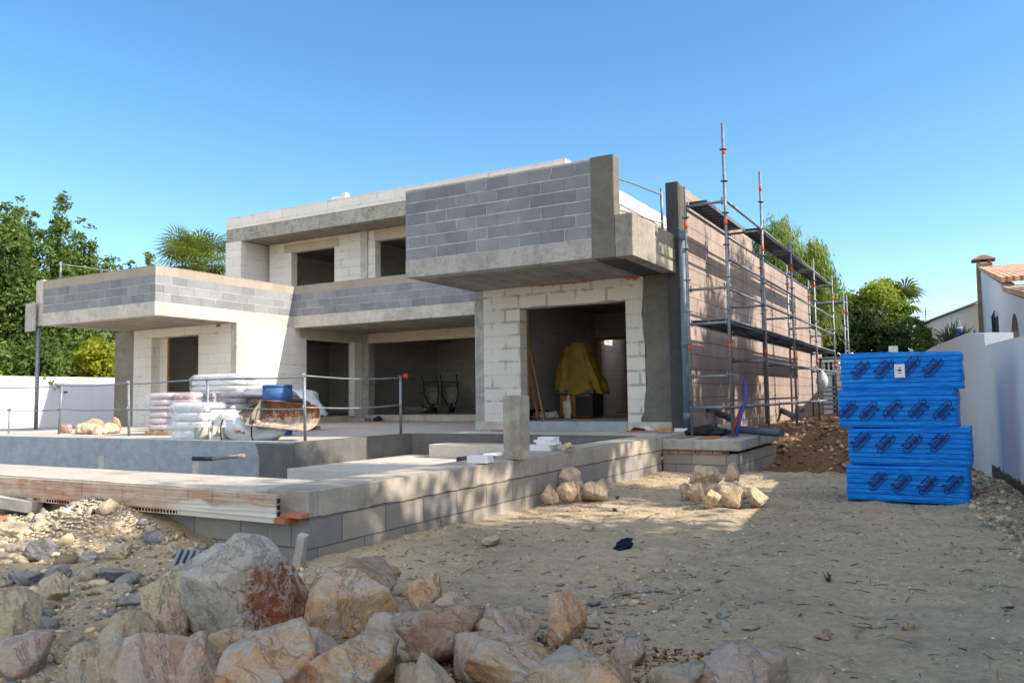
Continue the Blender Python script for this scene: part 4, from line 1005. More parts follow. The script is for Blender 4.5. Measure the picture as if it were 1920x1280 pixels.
P2_ = [(-2.46, 8.55, -.96, .36, .20, 'big flat light stone on top'), (-2.22, 8.75, -.94, .20, .20, 'pointed stone leaning at the upper right'), (-2.46, 8.17, -1.11, .19, .2, 'reddish stone at the left front'), (-2.68, 8.55, -1.11, .16, .15, 'leftmost small stone'), (-2.22, 7.9, -1.12, .2, .18, 'rounded stone at the front middle'), (-2.06, 8.05, -1.12, .24, .24, 'large rough stone right of the middle'), (-2.08, 8.45, -1.10, .2, .2, 'stone half hidden behind the large rough one'), (-1.84, 8.18, -1.11, .25, .19, 'rightmost sloping stone'), (-2.45, 8.6, -1.12, .4, .2, 'hidden supporting stone at the back')]
for k, (x, y, z, w_, h_, l) in enumerate(P2_):
    tag(rock_obj('stone', x, y, z, w_, h_, 'rk_warm', 330+k*3, planes=12, sub=4), l+' of the sunlit stone heap before the packs', 'stone', 'stones heaped on the open ground')
rnd = random.Random(5)
L3 = [(-16.5, 10.0, .28, .19, 'rk_brown'), (-16.3, 10.5, .55, .30, 'rk_brown'), (-15.1, 10.2, .2, .34, 'rk_brown')]
for k in range(13): L3.append((-15.9+.088*k+rnd.uniform(-.05, .05), 9.7+rnd.uniform(0, .45), rnd.uniform(.2, .34), rnd.uniform(.12, .23), 'rk_warm'))
for k, (x, y, w_, h_, m) in enumerate(L3):
    lab = ['dark brown stone at the left end of the terrace stone pile', 'long dark brown stone at the back of the terrace stone pile', 'upright dark brown stone at the right end of the terrace stone pile'][k] if k < 3 else 'sunlit yellow stone in the low pile on the left terrace'
    tag(rock_obj('stone', x, y, FT, w_, h_, m, 400+k, sub=3, sink=.02), lab, 'stone', 'stones piled on the left terrace')
tag(rock_obj('stone', -3.95, 8.25, FT, .17, .10, 'rk_tan', 71, nz=.02), 'rounded beige stone on the pool wall beside the white tiles', 'stone')
# concrete debris among the rubble
def debris(name, verts_boxes, m, loc, rot, label, cat):
    bm = bmesh.new()
    for b in verts_boxes: bx(bm, *b)
    o = mesh_obj(name, bm, m, bevel=.004); o.location = loc; o.rotation_euler = rot; return tag(o, label, cat)
debris('block_fragment', [(-.13, .13, -.09, .09, 0, .02), (-.13, .13, -.09, -.07, .021, .10), (-.13, .13, .07, .09, .021, .10), (-.13, .13, -.09, .09, .101, .12)], M['conc_pale'], (-6.15, 3.86, -.97), (.2, .35, .5), 'broken hollow concrete block piece in the rubble under the edging', 'block piece')
debris('block_fragment', [(-.08+.04*k, -.06+.04*k, -.09, .09, .012, .10) for k in range(5)]+[(-.08, .12, -.09, .09, 0, .0118)], plain('grey_block', (.24, .26, .28), .9, .1), (-4.28, 3.42, -1.05), (.9, .1, .4), 'ribbed blue grey block piece behind the largest boulder', 'block piece')
debris('concrete_bar', [(-.55, .0, -.05, .05, 0, .10)], M['conc_pale'], (-6.95, 3.98, -.93), (.0, .06, .1), 'pale broken concrete bar under the brick edging at the left', 'concrete bar')
debris('broken_brick', [(-.12, .12, -.06, .06, 0, .05)], M['terracotta'], (-7.1, 3.75, -1.0), (.2, .1, .5), 'broken terracotta brick under the concrete bar', 'brick')
debris('block_fragment', [(-.03, .03, -.03, .03, -.1, .14)], M['conc_pale'], (-3.92, 4.0, -1.03), (.15, .25, .3), 'upright shard of block standing by the pool corner', 'block piece')

# gravel, pebbles, twigs: uncountable
def scatter(name, n, region, size, mats, seed, flat=.55, zoff=.3, weight=None, sub=1):
    rs = np.random.RandomState(seed); bm = bmesh.new(); bmesh.ops.create_icosphere(bm, subdivisions=sub, radius=1.)
    bv = np.array([v.co[:] for v in bm.verts]); bf = np.array([[v.index for v in f.verts] for f in bm.faces]); bm.free()
    x = rs.uniform(region[0], region[1], n*3); y = rs.uniform(region[2], region[3], n*3)
    keep = weight(x, y, rs) if weight else np.ones(len(x), bool)
    x = x[keep][:n]; y = y[keep][:n]; n = len(x)
    s = size[0]*(size[1]/size[0])**(rs.rand(n)**2.2)
    z = gz(x, y)
    q = rs.normal(size=(n, 3)); q /= np.linalg.norm(q, axis=1)[:, None]; ang = rs.uniform(0, 6.28, n)
    K = np.zeros((n, 3, 3)); K[:, 0, 1] = -q[:, 2]; K[:, 0, 2] = q[:, 1]; K[:, 1, 0] = q[:, 2]; K[:, 1, 2] = -q[:, 0]; K[:, 2, 0] = -q[:, 1]; K[:, 2, 1] = q[:, 0]
    Rm = np.eye(3)[None]+np.sin(ang)[:, None, None]*K+(1-np.cos(ang))[:, None, None]*(K@K)
    sc = np.stack([s*rs.uniform(.7, 1.5, n), s*rs.uniform(.6, 1.1, n), s*rs.uniform(.4, .9, n)], 1)
    v = bv[None]*(1+rs.uniform(-.25, .2, (n, len(bv), 1)))*sc[:, None]
    v = np.einsum('nij,nkj->nki', Rm, v); v[..., 2] *= flat+.2
    v += np.stack([x, y, z+s*zoff*.5], 1)[:, None]
    Fq = (bf[None]+(np.arange(n)*len(bv))[:, None, None]).reshape(-1, 3)
    mi = np.repeat(rs.randint(0, len(mats), n), len(bf))
    o = np_obj(name, v.reshape(-1, 3), Fq, mats, midx=mi); tag(o, kind='stuff'); return o
def pebm(name, c): 
    t = NT(name, .9, .15); isl = t.n('ShaderNodeNewGeometry').outputs['Random Per Island']
    t.base(t.var(c, isl, .45)); return t.m
PB = [pebm('pebble_sand', (.46, .37, .24)), pebm('pebble_grey', (.38, .345, .29)), pebm('pebble_tan', (.40, .27, .16)), pebm('pebble_pale', (.52, .46, .37))]
outp = lambda x, y: (x > -3.9) | (y < 3.95)
def wl(x, y, rs): return outp(x, y) & (x < wallx(y)-.1)
o = scatter('loose_pebbles', 14000, (-4.5, 1.2, 2.2, 12.), (.002, .014), PB, 1, weight=lambda x, y, rs: wl(x, y, rs) & (rs.rand(len(x)) < .25+.75*np.clip(np.sin(x*3.1)+np.sin(y*2.3+x), 0, 1)))
tag(o, 'small loose pebbles strewn over the sandy ground', 'pebbles')
o = scatter('rubble_gravel', 10500, (-8.5, -3.3, 1.6, 3.96), (.005, .026), PB, 2, weight=wl); tag(o, 'gravel and small rubble on the left slope', 'gravel')
o = scatter('rubble_stones', 420, (-8., -2.6, 1.8, 3.96), (.03, .085), [M['rk_sand'], M['rk_slate'], M['rk_tan'], PB[0]], 3, weight=wl, sub=2, zoff=.5); tag(o, 'mixed fist sized stones scattered over the left rubble slope', 'stones')
o = scatter('gravel_heap', 9000, (-6.9, -4.7, 3.2, 3.98), (.006, .017), [PB[1], PB[3], PB[0]], 4, weight=lambda x, y, rs: np.exp(-(((x+6.0)/.6)**2+((y-4.1)/.5)**2)) > rs.rand(len(x))*.9); tag(o, 'heap of fine grey gravel against the pool wall', 'gravel')
o = scatter('flat_shards', 260, (-2.6, -.6, 3.3, 5.4), (.012, .05), [M['rk_tan'], M['rk_slate'], M['rk_brown']], 5, flat=.05, weight=lambda x, y, rs: rs.rand(len(x)) < np.exp(-(((x+1.6-.2*(y-4))/.55)**2+((y-4.1)/.5)**2))); tag(o, 'flat broken stone shards behind the boulders', 'shards')
o = scatter('earth_crumbs', 5000, (-2.6, -1.0, 2.5, 3.5), (.004, .016), [pebm('crumb', (.18, .095, .055)), pebm('crumb_dark', (.12, .07, .045)), PB[2]], 6); tag(o, 'reddish brown earth crumbs between the boulders', 'earth')
o = scatter('bank_rubble', 3500, (-3.6, 0., 12.4, 24.), (.012, .08), [pebm('bank_brown', (.20, .13, .085)), PB[2], M['rk_brown']], 7, weight=lambda x, y, rs: x < wallx(y)-.1); tag(o, 'rubble lying on the brown earth bank behind the pit', 'rubble')
o = scatter('wall_foot_rubble', 900, (-.1, 1., 6., 12.), (.008, .045), [PB[0], PB[1], PB[0]], 8, weight=lambda x, y, rs: (x < wallx(y)-.02) & (x > wallx(y)-.5)); tag(o, 'pale rubble along the foot of the white boundary wall', 'rubble')
rs = np.random.RandomState(9); bmt = bmesh.new()
for k in range(620):
    x = rs.uniform(-3.8, 1.); y = rs.uniform(2.8, 12)
    if x > wallx(y)-.1: continue
    z = float(gz(x, y)); a = rs.uniform(0, 6.28); l = rs.uniform(.02, .09)*(2. if k % 25 == 0 else 1); w_ = rs.uniform(.0015, .004)
    d = Vector((math.cos(a), math.sin(a), rs.uniform(-.05, .25)))*l
    p = Vector((x, y, z+.006)); m_ = p+d*.5+Vector((rs.uniform(-.2, .2), rs.uniform(-.2, .2), .1))*l*.4
    tube(bmt, [p, m_, p+d], [w_, w_, w_*.5], 4)
tag(mesh_obj('twigs', bmt, plain('dry_twigs', (.12, .085, .05), .95, .1, v=.4)), 'dry twigs and needles scattered over the ground', 'twigs', kind='stuff')
rs = np.random.RandomState(12)
for k, (x, y) in enumerate([(-.75, 5.15), (-3.3, 8.1), (.4, 6.6), (-3.0, 7.3)]):
    bm = bmesh.new(); z = float(gz(x, y))
    for j in range(14):
        a = rs.uniform(0, 6.28); l = rs.uniform(.03, .07); p = Vector((rs.uniform(-.015, .015), rs.uniform(-.015, .015), 0)); d = Vector((math.cos(a), math.sin(a), 0))
        s_ = Vector((-d.y, d.x, 0))*.004
        t1 = p+d*l*.5+Vector((0, 0, l*.6)); t2 = p+d*l+Vector((0, 0, l*.65))
        f1 = [bm.verts.new(q) for q in (p-s_, p+s_, t1+s_, t1-s_)]; bm.faces.new(f1); bm.faces.new((f1[3], f1[2], bm.verts.new(t2)))
    tag(mesh_obj('weed_tuft', bm, M['leaf_dark'], loc=(x, y, z)), ['green weed tuft in the middle of the open sandy ground', 'small weed tuft near the stones by the pool wall', 'small weed tuft near the foot of the boundary wall', 'weed tuft between the two stone heaps'][k], 'weed')
for k, (x, y, w_, m, lab) in enumerate([(-.95, 6.6, .05, 'rk_pink', 'small whitish stone on the open sand left of a pair'), (-.72, 6.75, .055, 'rk_pink', 'small whitish stone on the open sand before the blue packs'), (-1.75, 4.95, .09, 'rk_pink', 'flat whitish stone on the sand near the sun patch'), (-.4, 4.3, .06, 'rk_tan', 'white and brown pair of stones low on the right sand'), (-.28, 4.28, .07, 'rk_warm', 'reddish stone low on the right sand'), (-.62, 4.0, .08, 'rk_warm', 'orange brown stone above the lone bottom rock'), (-2.75, 6.1, .12, 'rk_sand', 'half buried pale stone near the pool wall'), (.15, 4.75, .07, 'rk_pink', 'whitish stone near the right edge of the sand'), (-3.2, 5.3, .16, 'rk_sand', 'sandy clod near the pool wall corner')]):
    tag(rock_obj('stone', x, y, float(gz(x, y)), w_, w_*.45, m, 800+k, sub=3), lab, 'stone')
# navy rag
bm = bmesh.new(); bmesh.ops.create_icosphere(bm, subdivisions=4, radius=1.)
for v in bm.verts:
    n = 1+.45*fbm(v.co.x*1.8, v.co.y*1.8, v.co.z*1.8+3)
    v.co = Vector((v.co.x*.075*n, v.co.y*.04*n, max(-.01, v.co.z*.045*n+.02+.3*v.co.x*.06)))
o = mesh_obj('rag', bm, M['navy'], smooth=True, loc=(-2.25, 5.62, float(gz(-2.25, 5.62)))); o.rotation_euler = (0, 0, .9); tag(o, 'crumpled navy blue rag lying on the sandy ground', 'rag')

# ------------------------------------------------------------------ things on the pool edge
pil = wall_strip('block_pillar', -4.06, -3.87, 6.98, 7.18, FT, .02, conc_mat('pillar_concrete', (.33, .30, .255), .16, (.22, .20, .17), .6, .5), 3., .01, None)
tag(pil, 'upright weathered concrete pillar standing on the pool side wall', 'pillar')
tl = [(-4.38, 8.2, 0, .30, .22, .035, .05), (-4.36, 8.22, .036, .26, .22, .03, -.1), (-4.30, 8.22, .067, .24, .2, .025, .12), (-4.34, 8.24, .093, .23, .2, .03, -.06), (-4.32, 8.25, .124, .2, .18, .03, .1)]
for k, (x, y, z, a, b_, c_, rz) in enumerate(tl):
    bm = bmesh.new(); bx(bm, -a/2, a/2, -b_/2, b_/2, 0, c_); o = mesh_obj('white_tile', bm, M['tile_white'], bevel=.003, loc=(x+.12, y, FT+z+.002)); o.rotation_euler.z = rz
    tag(o, 'white tile, '+['lowest', 'second from the bottom', 'third from the bottom', 'second from the top', 'topmost'][k]+' of the small stack on the pool wall', 'tile', 'white tiles stacked on the pool wall')
bm = bmesh.new(); bx(bm, -.10, .10, -.09, .09, 0, .07); o = mesh_obj('white_block', bm, M['tile_white'], bevel=.004, loc=(-4.03, 6.48, FT+.002)); o.rotation_euler.z = .15
tag(o, 'single white block lying left of the concrete pillar', 'block')
bm = bmesh.new(); bx(bm, -.09, .09, -.12, .12, 0, .02); o = mesh_obj('slate_piece', bm, M['rk_slate'], loc=(-4.28, 6.95, FT+.002)); o.rotation_euler.z = .3
tag(o, 'thin grey slab lying at the foot of the concrete pillar', 'slab')
# by the scaffold foot
bm = bmesh.new(); cyl(bm, (-3.62, 13.3, -.56), (-2.42, 12.55, -.60), .062, 18)
tag(mesh_obj('loose_pipe', bm, M['pvc']), 'long dark grey plastic pipe lying across the concrete platform', 'pipe')
bm = bmesh.new(); tube(bm, [(-3.14, 12.45, -.64), (-3.1, 12.6, -.4), (-3.02, 12.8, -.15), (-3.05, 12.95, .02)], .03, 8)
tag(mesh_obj('red_tube', bm, M['red']), 'red corrugated tube standing behind the outer scaffold pole', 'tube')
bm = bmesh.new(); tube(bm, [(-3.06, 12.4, -.64), (-3.04, 12.6, -.35), (-3.0, 12.8, -.05), (-3.03, 12.9, .2)], .026, 8)
tag(mesh_obj('blue_tube', bm, M['blue']), 'blue corrugated tube standing beside the red one', 'tube')
bm = bmesh.new(); bx(bm, -.1, .1, -.05, .05, 0, .05); bx(bm, -.1, .1, -.05, .05, .051, .075, 1)
tag(mesh_obj('orange_box', bm, [M['wood_pale'], M['orange_box']], loc=(-4.15, 12.3, -.6)), 'small orange brush left of the first scaffold pole', 'brush')
bm = bmesh.new(); bx(bm, -.1, .1, -.05, .05, 0, .06)
tag(mesh_obj('white_tray', bm, M['tile_white'], bevel=.01, loc=(-4.05, 12.75, -.608)), 'small white box near the foot of the downpipe', 'box')
def crumple(name, loc, sx, sy, sz, m, seed, label, cat, rz=0):
    bm = bmesh.new(); bmesh.ops.create_icosphere(bm, subdivisions=4, radius=1.)
    for v in bm.verts:
        n = 1+.35*fbm(v.co.x*1.5+seed, v.co.y*1.5, v.co.z*1.5)
        v.co = Vector((v.co.x*sx*n, v.co.y*sy*n, max(0, (v.co.z*.6+.4)*sz*n)))
    o = mesh_obj(name, bm, m, smooth=True, loc=loc); o.rotation_euler.z = rz; return tag(o, label, cat)
crumple('tarp_heap', (-3.62, 12.75, -.655), .32, .22, .13, M['black'], 4., 'crumpled dark plastic sheet behind the first scaffold pole', 'plastic sheet')
bm = bmesh.new(); bx(bm, -.13, .13, -.05, .05, 0, .17)
tag(mesh_obj('grey_block', bm, M['conc'], bevel=.004, loc=(-3.36, 12.95, -.655)), 'upright grey block behind the scaffold foot', 'block')
crumple('black_lump', (-4.85, 12.9, FT), .13, .09, .07, M['black'], 9., 'small black lump at the foot of the rendered pillar', 'lump')
bm = bmesh.new(); bx(bm, -.5, .5, -.02, .02, 0, .025)
o = mesh_obj('timber_strip', bm, M['wood'], loc=(-4.5, 12.75, FT+.002)); tag(o, 'thin red brown timber strip in front of the rendered pillar', 'timber strip')
bm = bmesh.new(); bx(bm, -.14, .14, -.05, .05, 0, .02)
tag(mesh_obj('timber_offcut', bm, M['wood'], loc=(-7.45, 12.6, FT+.002)), 'small timber offcut on the terrace left of the doorway', 'timber offcut')
crumple('white_rag', (-4.75, 13.0, FT), .16, .08, .09, M['sack_white'], 13., 'crumpled pale plastic at the foot of the rendered pillar', 'plastic')

# ------------------------------------------------------------------ pallets of sacks on the terrace
def sack(m, w_, d_, h_, seed, parent, loc, rz=0.):
    bm = bmesh.new(); bmesh.ops.create_icosphere(bm, subdivisions=3, radius=1.)
    for v in bm.verts:
        c = [math.copysign(abs(q)**.55, q) for q in v.co]; n = 1+.06*fbm(c[0]*3+seed, c[1]*3, c[2]*3)
        v.co = Vector((c[0]*w_/2*n, c[1]*d_/2*n, c[2]*h_/2*n))
    o = mesh_obj('sack', bm, m, parent, True, loc=loc); o.rotation_euler.z = rz; return o
def pallet(loc, w_, d_, layers, h_, m, label, rz, seed, film_=True, cols=2, pal=True):
    r = empty('sack_pallet', loc, label, 'pallet of sacks', 'plastic wrapped sack pallets on the terrace', rz); rr = random.Random(seed)
    z = 0
    if pal:
        part('pallet', [(-w_/2, w_/2, -d_/2+i*d_/2*.9, -d_/2+i*d_/2*.9+.1, 0, .08) for i in range(3)]+[(-w_/2+i*w_/5, -w_/2+i*w_/5+.11, -d_/2, d_/2, .081, .10) for i in range(5)], M['wood_pale'], r); z = .10
    for L in range(layers):
        for c in range(cols):
            mm = m if not isinstance(m, (list, tuple)) else m[c % len(m)]
            for dd in range(2):
                sack(M[mm], w_/cols*1.02, d_/2*1.02, h_*1.12, rr.random()*50, r, (-w_/2+w_/cols*(c+.5)+rr.uniform(-.02, .02), -d_/4+dd*d_/2, z+h_*(L+.5)), rr.uniform(-.03, .03))
    if film_:
        H_ = z+h_*layers+.015; bm = bmesh.new(); rows = []
        for j in range(25):
            v = j/24; row = []
            for i in range(96):
                t = 2*math.pi*i/96; cx_ = math.copysign(abs(math.cos(t))**.22, math.cos(t)); sy_ = math.copysign(abs(math.sin(t))**.22, math.sin(t))
                g = 1+.022*fbm(cx_*3+seed, sy_*3, v*9)+.014*abs(math.sin(v*math.pi*layers))-(.12*max(0, v-.93)/.07)
                row.append(bm.verts.new((cx_*(w_/2+.025)*g, sy_*(d_/2+.025)*g, z*.6+(H_-z*.6)*v)))
            rows.append(row)
        for A, B in zip(rows, rows[1:]):
            for k in range(96): bm.faces.new((A[k], A[(k+1) % 96], B[(k+1) % 96], B[k]))
        bm.faces.new(rows[-1])
        mesh_obj('plastic_wrap', bm, M['film'], r, True)
    return r
pallet((-13.0, 10.2, FT), 1.05, .9, 6, .115, ['sack', 'sack_red'], 'leftmost wrapped pallet of pinkish cement sacks', R(15), 1)
pallet((-13.8, 11.6, FT), 2.1, .9, 6, .118, 'sack', 'low wide pallet of pink wrapped sacks behind the leftmost one', 0, 2, cols=3)
pallet((-14.6, 13.1-.55, FT), 1.45, .8, 9, .125, 'sack_white', 'tallest pallet of white wrapped sacks near the corner column', R(5), 3, cols=1)
pallet((-12.55, 12.15, FT), 1.5, .9, 6, .118, 'sack', 'wrapped pallet of pinkish sacks behind the blue drum', R(3), 4)
pallet((-11.2, 9.05, FT), .7, .55, 4, .15, 'sack_white', 'white wrapped stack near the second railing post from the pool corner', R(12), 5, cols=1, pal=False)
crumple('plastic_cover', (-10.82, 9.3, FT), .36, .3, .52, M['sack_white'], 77., 'crumpled white plastic slumped between the wrapped stack and the big bag', 'plastic sheet')
crumple('plastic_cover', (-12.3, 11.6, FT+.7), .55, .35, .16, M['sack_white'], 83., 'loose white plastic lying on top of the pallets behind the drum', 'plastic sheet')
# plastic sheet flapping from the right pallet
bm = bmesh.new(); G = []
for i in range(14):
    u = i/13
    G.append([bm.verts.new((-11.72+.55*u+.03*math.sin(j), 11.7+.1*j+.03*fbm(u*4, j, 2), FT+.86-.52*u**1.6-.05*abs(math.sin(j*1.7+u*4)))) for j in range(6)])
for A, B in zip(G, G[1:]):
    for j in range(5): bm.faces.new((A[j], A[j+1], B[j+1], B[j]))
o = mesh_obj('plastic_sheet', bm, M['sack_white'], smooth=True); o.modifiers.new('s', 'SOLIDIFY').thickness = .006
tag(o, 'loose white plastic sheet hanging off the pallet behind the blue drum', 'plastic sheet')
bgb = crumple('big_bag', (-9.88, 9.08, FT), .58, .26, .33, M['bigbag'], 21., 'slumped white woven big bag with black straps under the rusty shovel', 'bag', R(8))
for sx in (-.42, .18):
    bm = bmesh.new(); tube(bm, [(sx, -.26, .33), (sx+.03, -.34, .22), (sx+.05, -.36, .08), (sx+.08, -.36, .01)], .012, 6); mesh_obj('strap', bm, M['black'], bgb)
rt_ = plain('red_print', (.5, .10, .08), .7)
bm = bmesh.new()
for k in range(5): bx(bm, .02+.045*k, .052+.045*k, -.004, .004, .0, .018+.012*((k*7) % 3), M=Matrix.Rotation(.15, 4, 'Y'))
o = mesh_obj('bag_print', bm, rt_, bgb, loc=(-.22, -.262, .14)); o.rotation_euler = (-.25, 0, 0)
# loader shovel: curved shell with side plates
bm = bmesh.new(); prof = []
for k in range(11):
    t = k/10; a = R(-10+150*t); prof.append((.0-.30*math.cos(a)*1.1+.12, .20+.22*math.sin(a)-.02))
W0, W1 = 0., 1.0
prof = [(-.30, .02), (-.16, .0), (.02, .01), (.14, .05), (.21, .13), (.22, .22), (.17, .31), (.08, .35)]   # (y, z)
L_ = [bm.verts.new((W0, y, z)) for y, z in prof]; R_ = [bm.verts.new((W1, y, z)) for y, z in prof]
for k in range(len(prof)-1):
    bm.faces.new((L_[k], R_[k], R_[k+1], L_[k+1])).material_index = 1
for X_, s in ((W0, 0), (W1, 1)):
    if s: continue
    f = bm.faces.new([bm.verts.new((X_-.004, y, z)) for y, z in prof]); f.material_index = 0
# grey outer shell tapering to the left
tipv = bm.verts.new((-.42, .05, .12)); 
for k in range(len(prof)-1): bm.faces.new((L_[k], L_[k+1], tipv)).material_index = 0
shv = mesh_obj('loader_shovel', bm, [M['cement_steel'], M['rust']]); so_ = shv.modifiers.new('s', 'SOLIDIFY'); so_.thickness = .012
shv.location = (-9.72, 8.98, FT+.27); shv.rotation_euler = (R(6), R(5), R(10)); tag(shv, 'rusty loader shovel crusted with cement resting on the white big bag', 'shovel')
bm = bmesh.new(); tube(bm, [(-9.3, 9.2, FT+.62), (-9.0, 9.22, FT+.60), (-8.8, 9.18, FT+.57)], [.03, .045, .02], 8)
tag(mesh_obj('work_gloves', bm, M['black']), 'pair of black work gloves lying on the rim of the rusty shovel', 'gloves')
bm = bmesh.new()
for (a, b_, ra, rb) in ((0, .04, .25, .26), (.04, .30, .26, .265), (.30, .33, .275, .275), (.33, .60, .265, .265), (.60, .63, .275, .275), (.63, .86, .265, .255), (.86, .90, .265, .25)): cyl(bm, (0, 0, a), (0, 0, b_), ra, 28, rb)
tag(mesh_obj('plastic_drum', bm, M['blue_drum'], loc=(-10.6, 10.25, FT)), 'blue plastic drum standing behind the rusty shovel', 'drum')
bm = bmesh.new(); n = 24
for (r0, z0, r1, z1) in ((.12, 0, .12, .19), (.12, .19, .09, .19), (.09, .19, .09, .03)):
    A = [bm.verts.new((r0*math.cos(6.2832*k/n), r0*math.sin(6.2832*k/n), z0)) for k in range(n)]; B = [bm.verts.new((r1*math.cos(6.2832*k/n), r1*math.sin(6.2832*k/n), z1)) for k in range(n)]
    for k in range(n): bm.faces.new((A[k], A[(k+1) % n], B[(k+1) % n], B[k]))
tag(mesh_obj('concrete_ring', bm, M['conc'], loc=(-10.85, 8.85, FT+.014)), 'round concrete ring standing on the pool edge at a railing post', 'concrete ring')
debris('channel_block', [(-.13, -.10, -.09, .09, 0, .19), (.07, .10, -.09, .09, 0, .19), (-.099, .069, -.09, .09, 0, .04)], M['conc_pale'], (-10.42, 8.88, FT+.014), (0, 0, .2), 'u shaped grey channel block beside the concrete ring', 'block')
# items inside the rooms
mx = empty('covered_machine', (-7.1, 15.5, FI), 'site machine covered by a yellow tarpaulin inside the wide doorway', 'machine')
bm = bmesh.new()
for (z, w_, d_) in ((0, .33, .3), (.1, .35, .32), (.50, .36, .33)): pass
bx(bm, -.36, .36, -.3, .3, .02, .50); mesh_obj('body', bm, M['machine'], mx, bevel=.03)
part('side_panel', [(.362, .40, -.28, .28, .04, .50), (.02, .36, -.32, -.302, .04, .46)], M['black'], mx)
part('rim', [(-.44, .46, -.38, .38, .502, .60)], M['pvc'], mx, .02)
bm = bmesh.new(); rows = []
for j in range(31):
    v = j/30; row = []
    wl_ = .50-.02*v-.16*max(0, v-.35)**1.6*2.2; wr_ = .58-.42*v; cx_ = 0
    for i in range(72):
        t = 2*math.pi*i/72; c_ = math.cos(t); s_ = math.sin(t); fold = 1+(.03+.07*(1-v))*math.sin(9*t+2*math.sin(3*t)+2*v)+.09*fbm(c_*2, s_*2, v*4)+.03*fbm(c_*6, s_*6, v*9)
        xx = (wr_ if c_ > 0 else wl_)*math.copysign(abs(c_)**.7, c_)*fold; yy = .40*(1-.45*v)*math.copysign(abs(s_)**.7, s_)*fold
        row.append(bm.verts.new((xx, yy, .54+1.05*v-.08*v*max(0, -c_)+(.05*math.sin(5*t) if j == 0 else 0)+.04*fbm(c_*3, s_*3, v*5))))
    rows.append(row)
for A, B in zip(rows, rows[1:]):
    for k in range(72): bm.faces.new((A[k], A[(k+1) % 72], B[(k+1) % 72], B[k]))
bm.faces.new(rows[-1]); mesh_obj('tarpaulin', bm, M['tarp'], mx, True)
crumple('crumpled_bag', (-7.2, 15.05, FI), .09, .06, .42, M['sack_white'], 31., 'white and blue plastic bag leaning on the machine in the doorway', 'bag')
for k in range(2):
    bm = bmesh.new(); bx(bm, -.012, .012, -.08, .08, 0, 1.8)
    o = mesh_obj('plank', bm, M['wood_pale' if k else 'wood'], loc=(-7.28+.05*k, 13.9+.16*k, FI)); o.rotation_euler = (0, R(-9-1.5*k), .25)
    tag(o, 'timber plank leaning on the left wall inside the wide doorway, '+['dark one nearest the opening', 'paler one further in'][k], 'plank', 'planks leaning inside the wide doorway')
crumple('rubbish_heap', (-7.55, 14.7, FI), .3, .22, .16, M['sack_white'], 41., 'pale crumpled plastic on the floor left of the covered machine', 'plastic')
crumple('tool_heap', (-7.9, 15.0, FI), .3, .2, .2, M['black'], 45., 'dark heap of cables at the foot of the leaning planks', 'cables')
def barrow(loc, rz, label):
    r = empty('wheelbarrow', loc, label, 'wheelbarrow', 'wheelbarrows parked in the left room', rz)
    bm = bmesh.new()
    for s in (-.26, .26): tube(bm, [(s*.3, .1, .12), (s, -.05, .55), (s, -.12, 1.0), (s, -.2, 1.18)], .02, 8)
    tube(bm, [(-.26, -.12, .95), (.26, -.12, .95)], .016, 8); mesh_obj('frame', bm, M['black'], r)
    bm = bmesh.new(); o_ = [(-.30, 0, .2), (.30, 0, .2), (.33, -.1, .92), (-.33, -.1, .92)]; i_ = [(-.18, .2, .32), (.18, .2, .32), (.2, .12, .8), (-.2, .12, .8)]
    A = [bm.verts.new(q) for q in o_]; B = [bm.verts.new(q) for q in i_]
    for k in range(4): bm.faces.new((A[k], A[(k+1) % 4], B[(k+1) % 4], B[k]))
    bm.faces.new(B); t = mesh_obj('tray', bm, M['cement_steel'], r); t.modifiers.new('s', 'SOLIDIFY').thickness = .012
    bm = bmesh.new(); tube(bm, [Vector(q)+Vector((0, -.01, 0)) for q in o_+[o_[0]]], .014, 8); mesh_obj('tray_rim', bm, M['steel'], t)
    bm = bmesh.new(); cyl(bm, (-.04, .1, .14), (.04, .1, .14), .15, 20); mesh_obj('wheel', bm, M['black'], r)
barrow((-14.35, 20.3, FI), .1, 'wheelbarrow tipped up in the left room, left of two'); barrow((-13.8, 20.5, FI), .25, 'wheelbarrow tipped up in the left room, right of two')
crumple('tool_heap', (-15.0, 20.2, FI), .5, .3, .25, M['cement_steel'], 51., 'heap of tools and rags beside the tipped wheelbarrows', 'tool heap')
debris('stone_slab', [(-.35, .35, -.15, .15, 0, .09)], M['conc'], (-14.95, 17.5, FT+.002), (0, 0, .05), 'flat grey slab at the foot of the corner column', 'slab')
crumple('black_shoes', (-14.4, 17.7, FT), .12, .1, .14, M['black'], 61., 'small dark heap right of the corner column', 'heap')

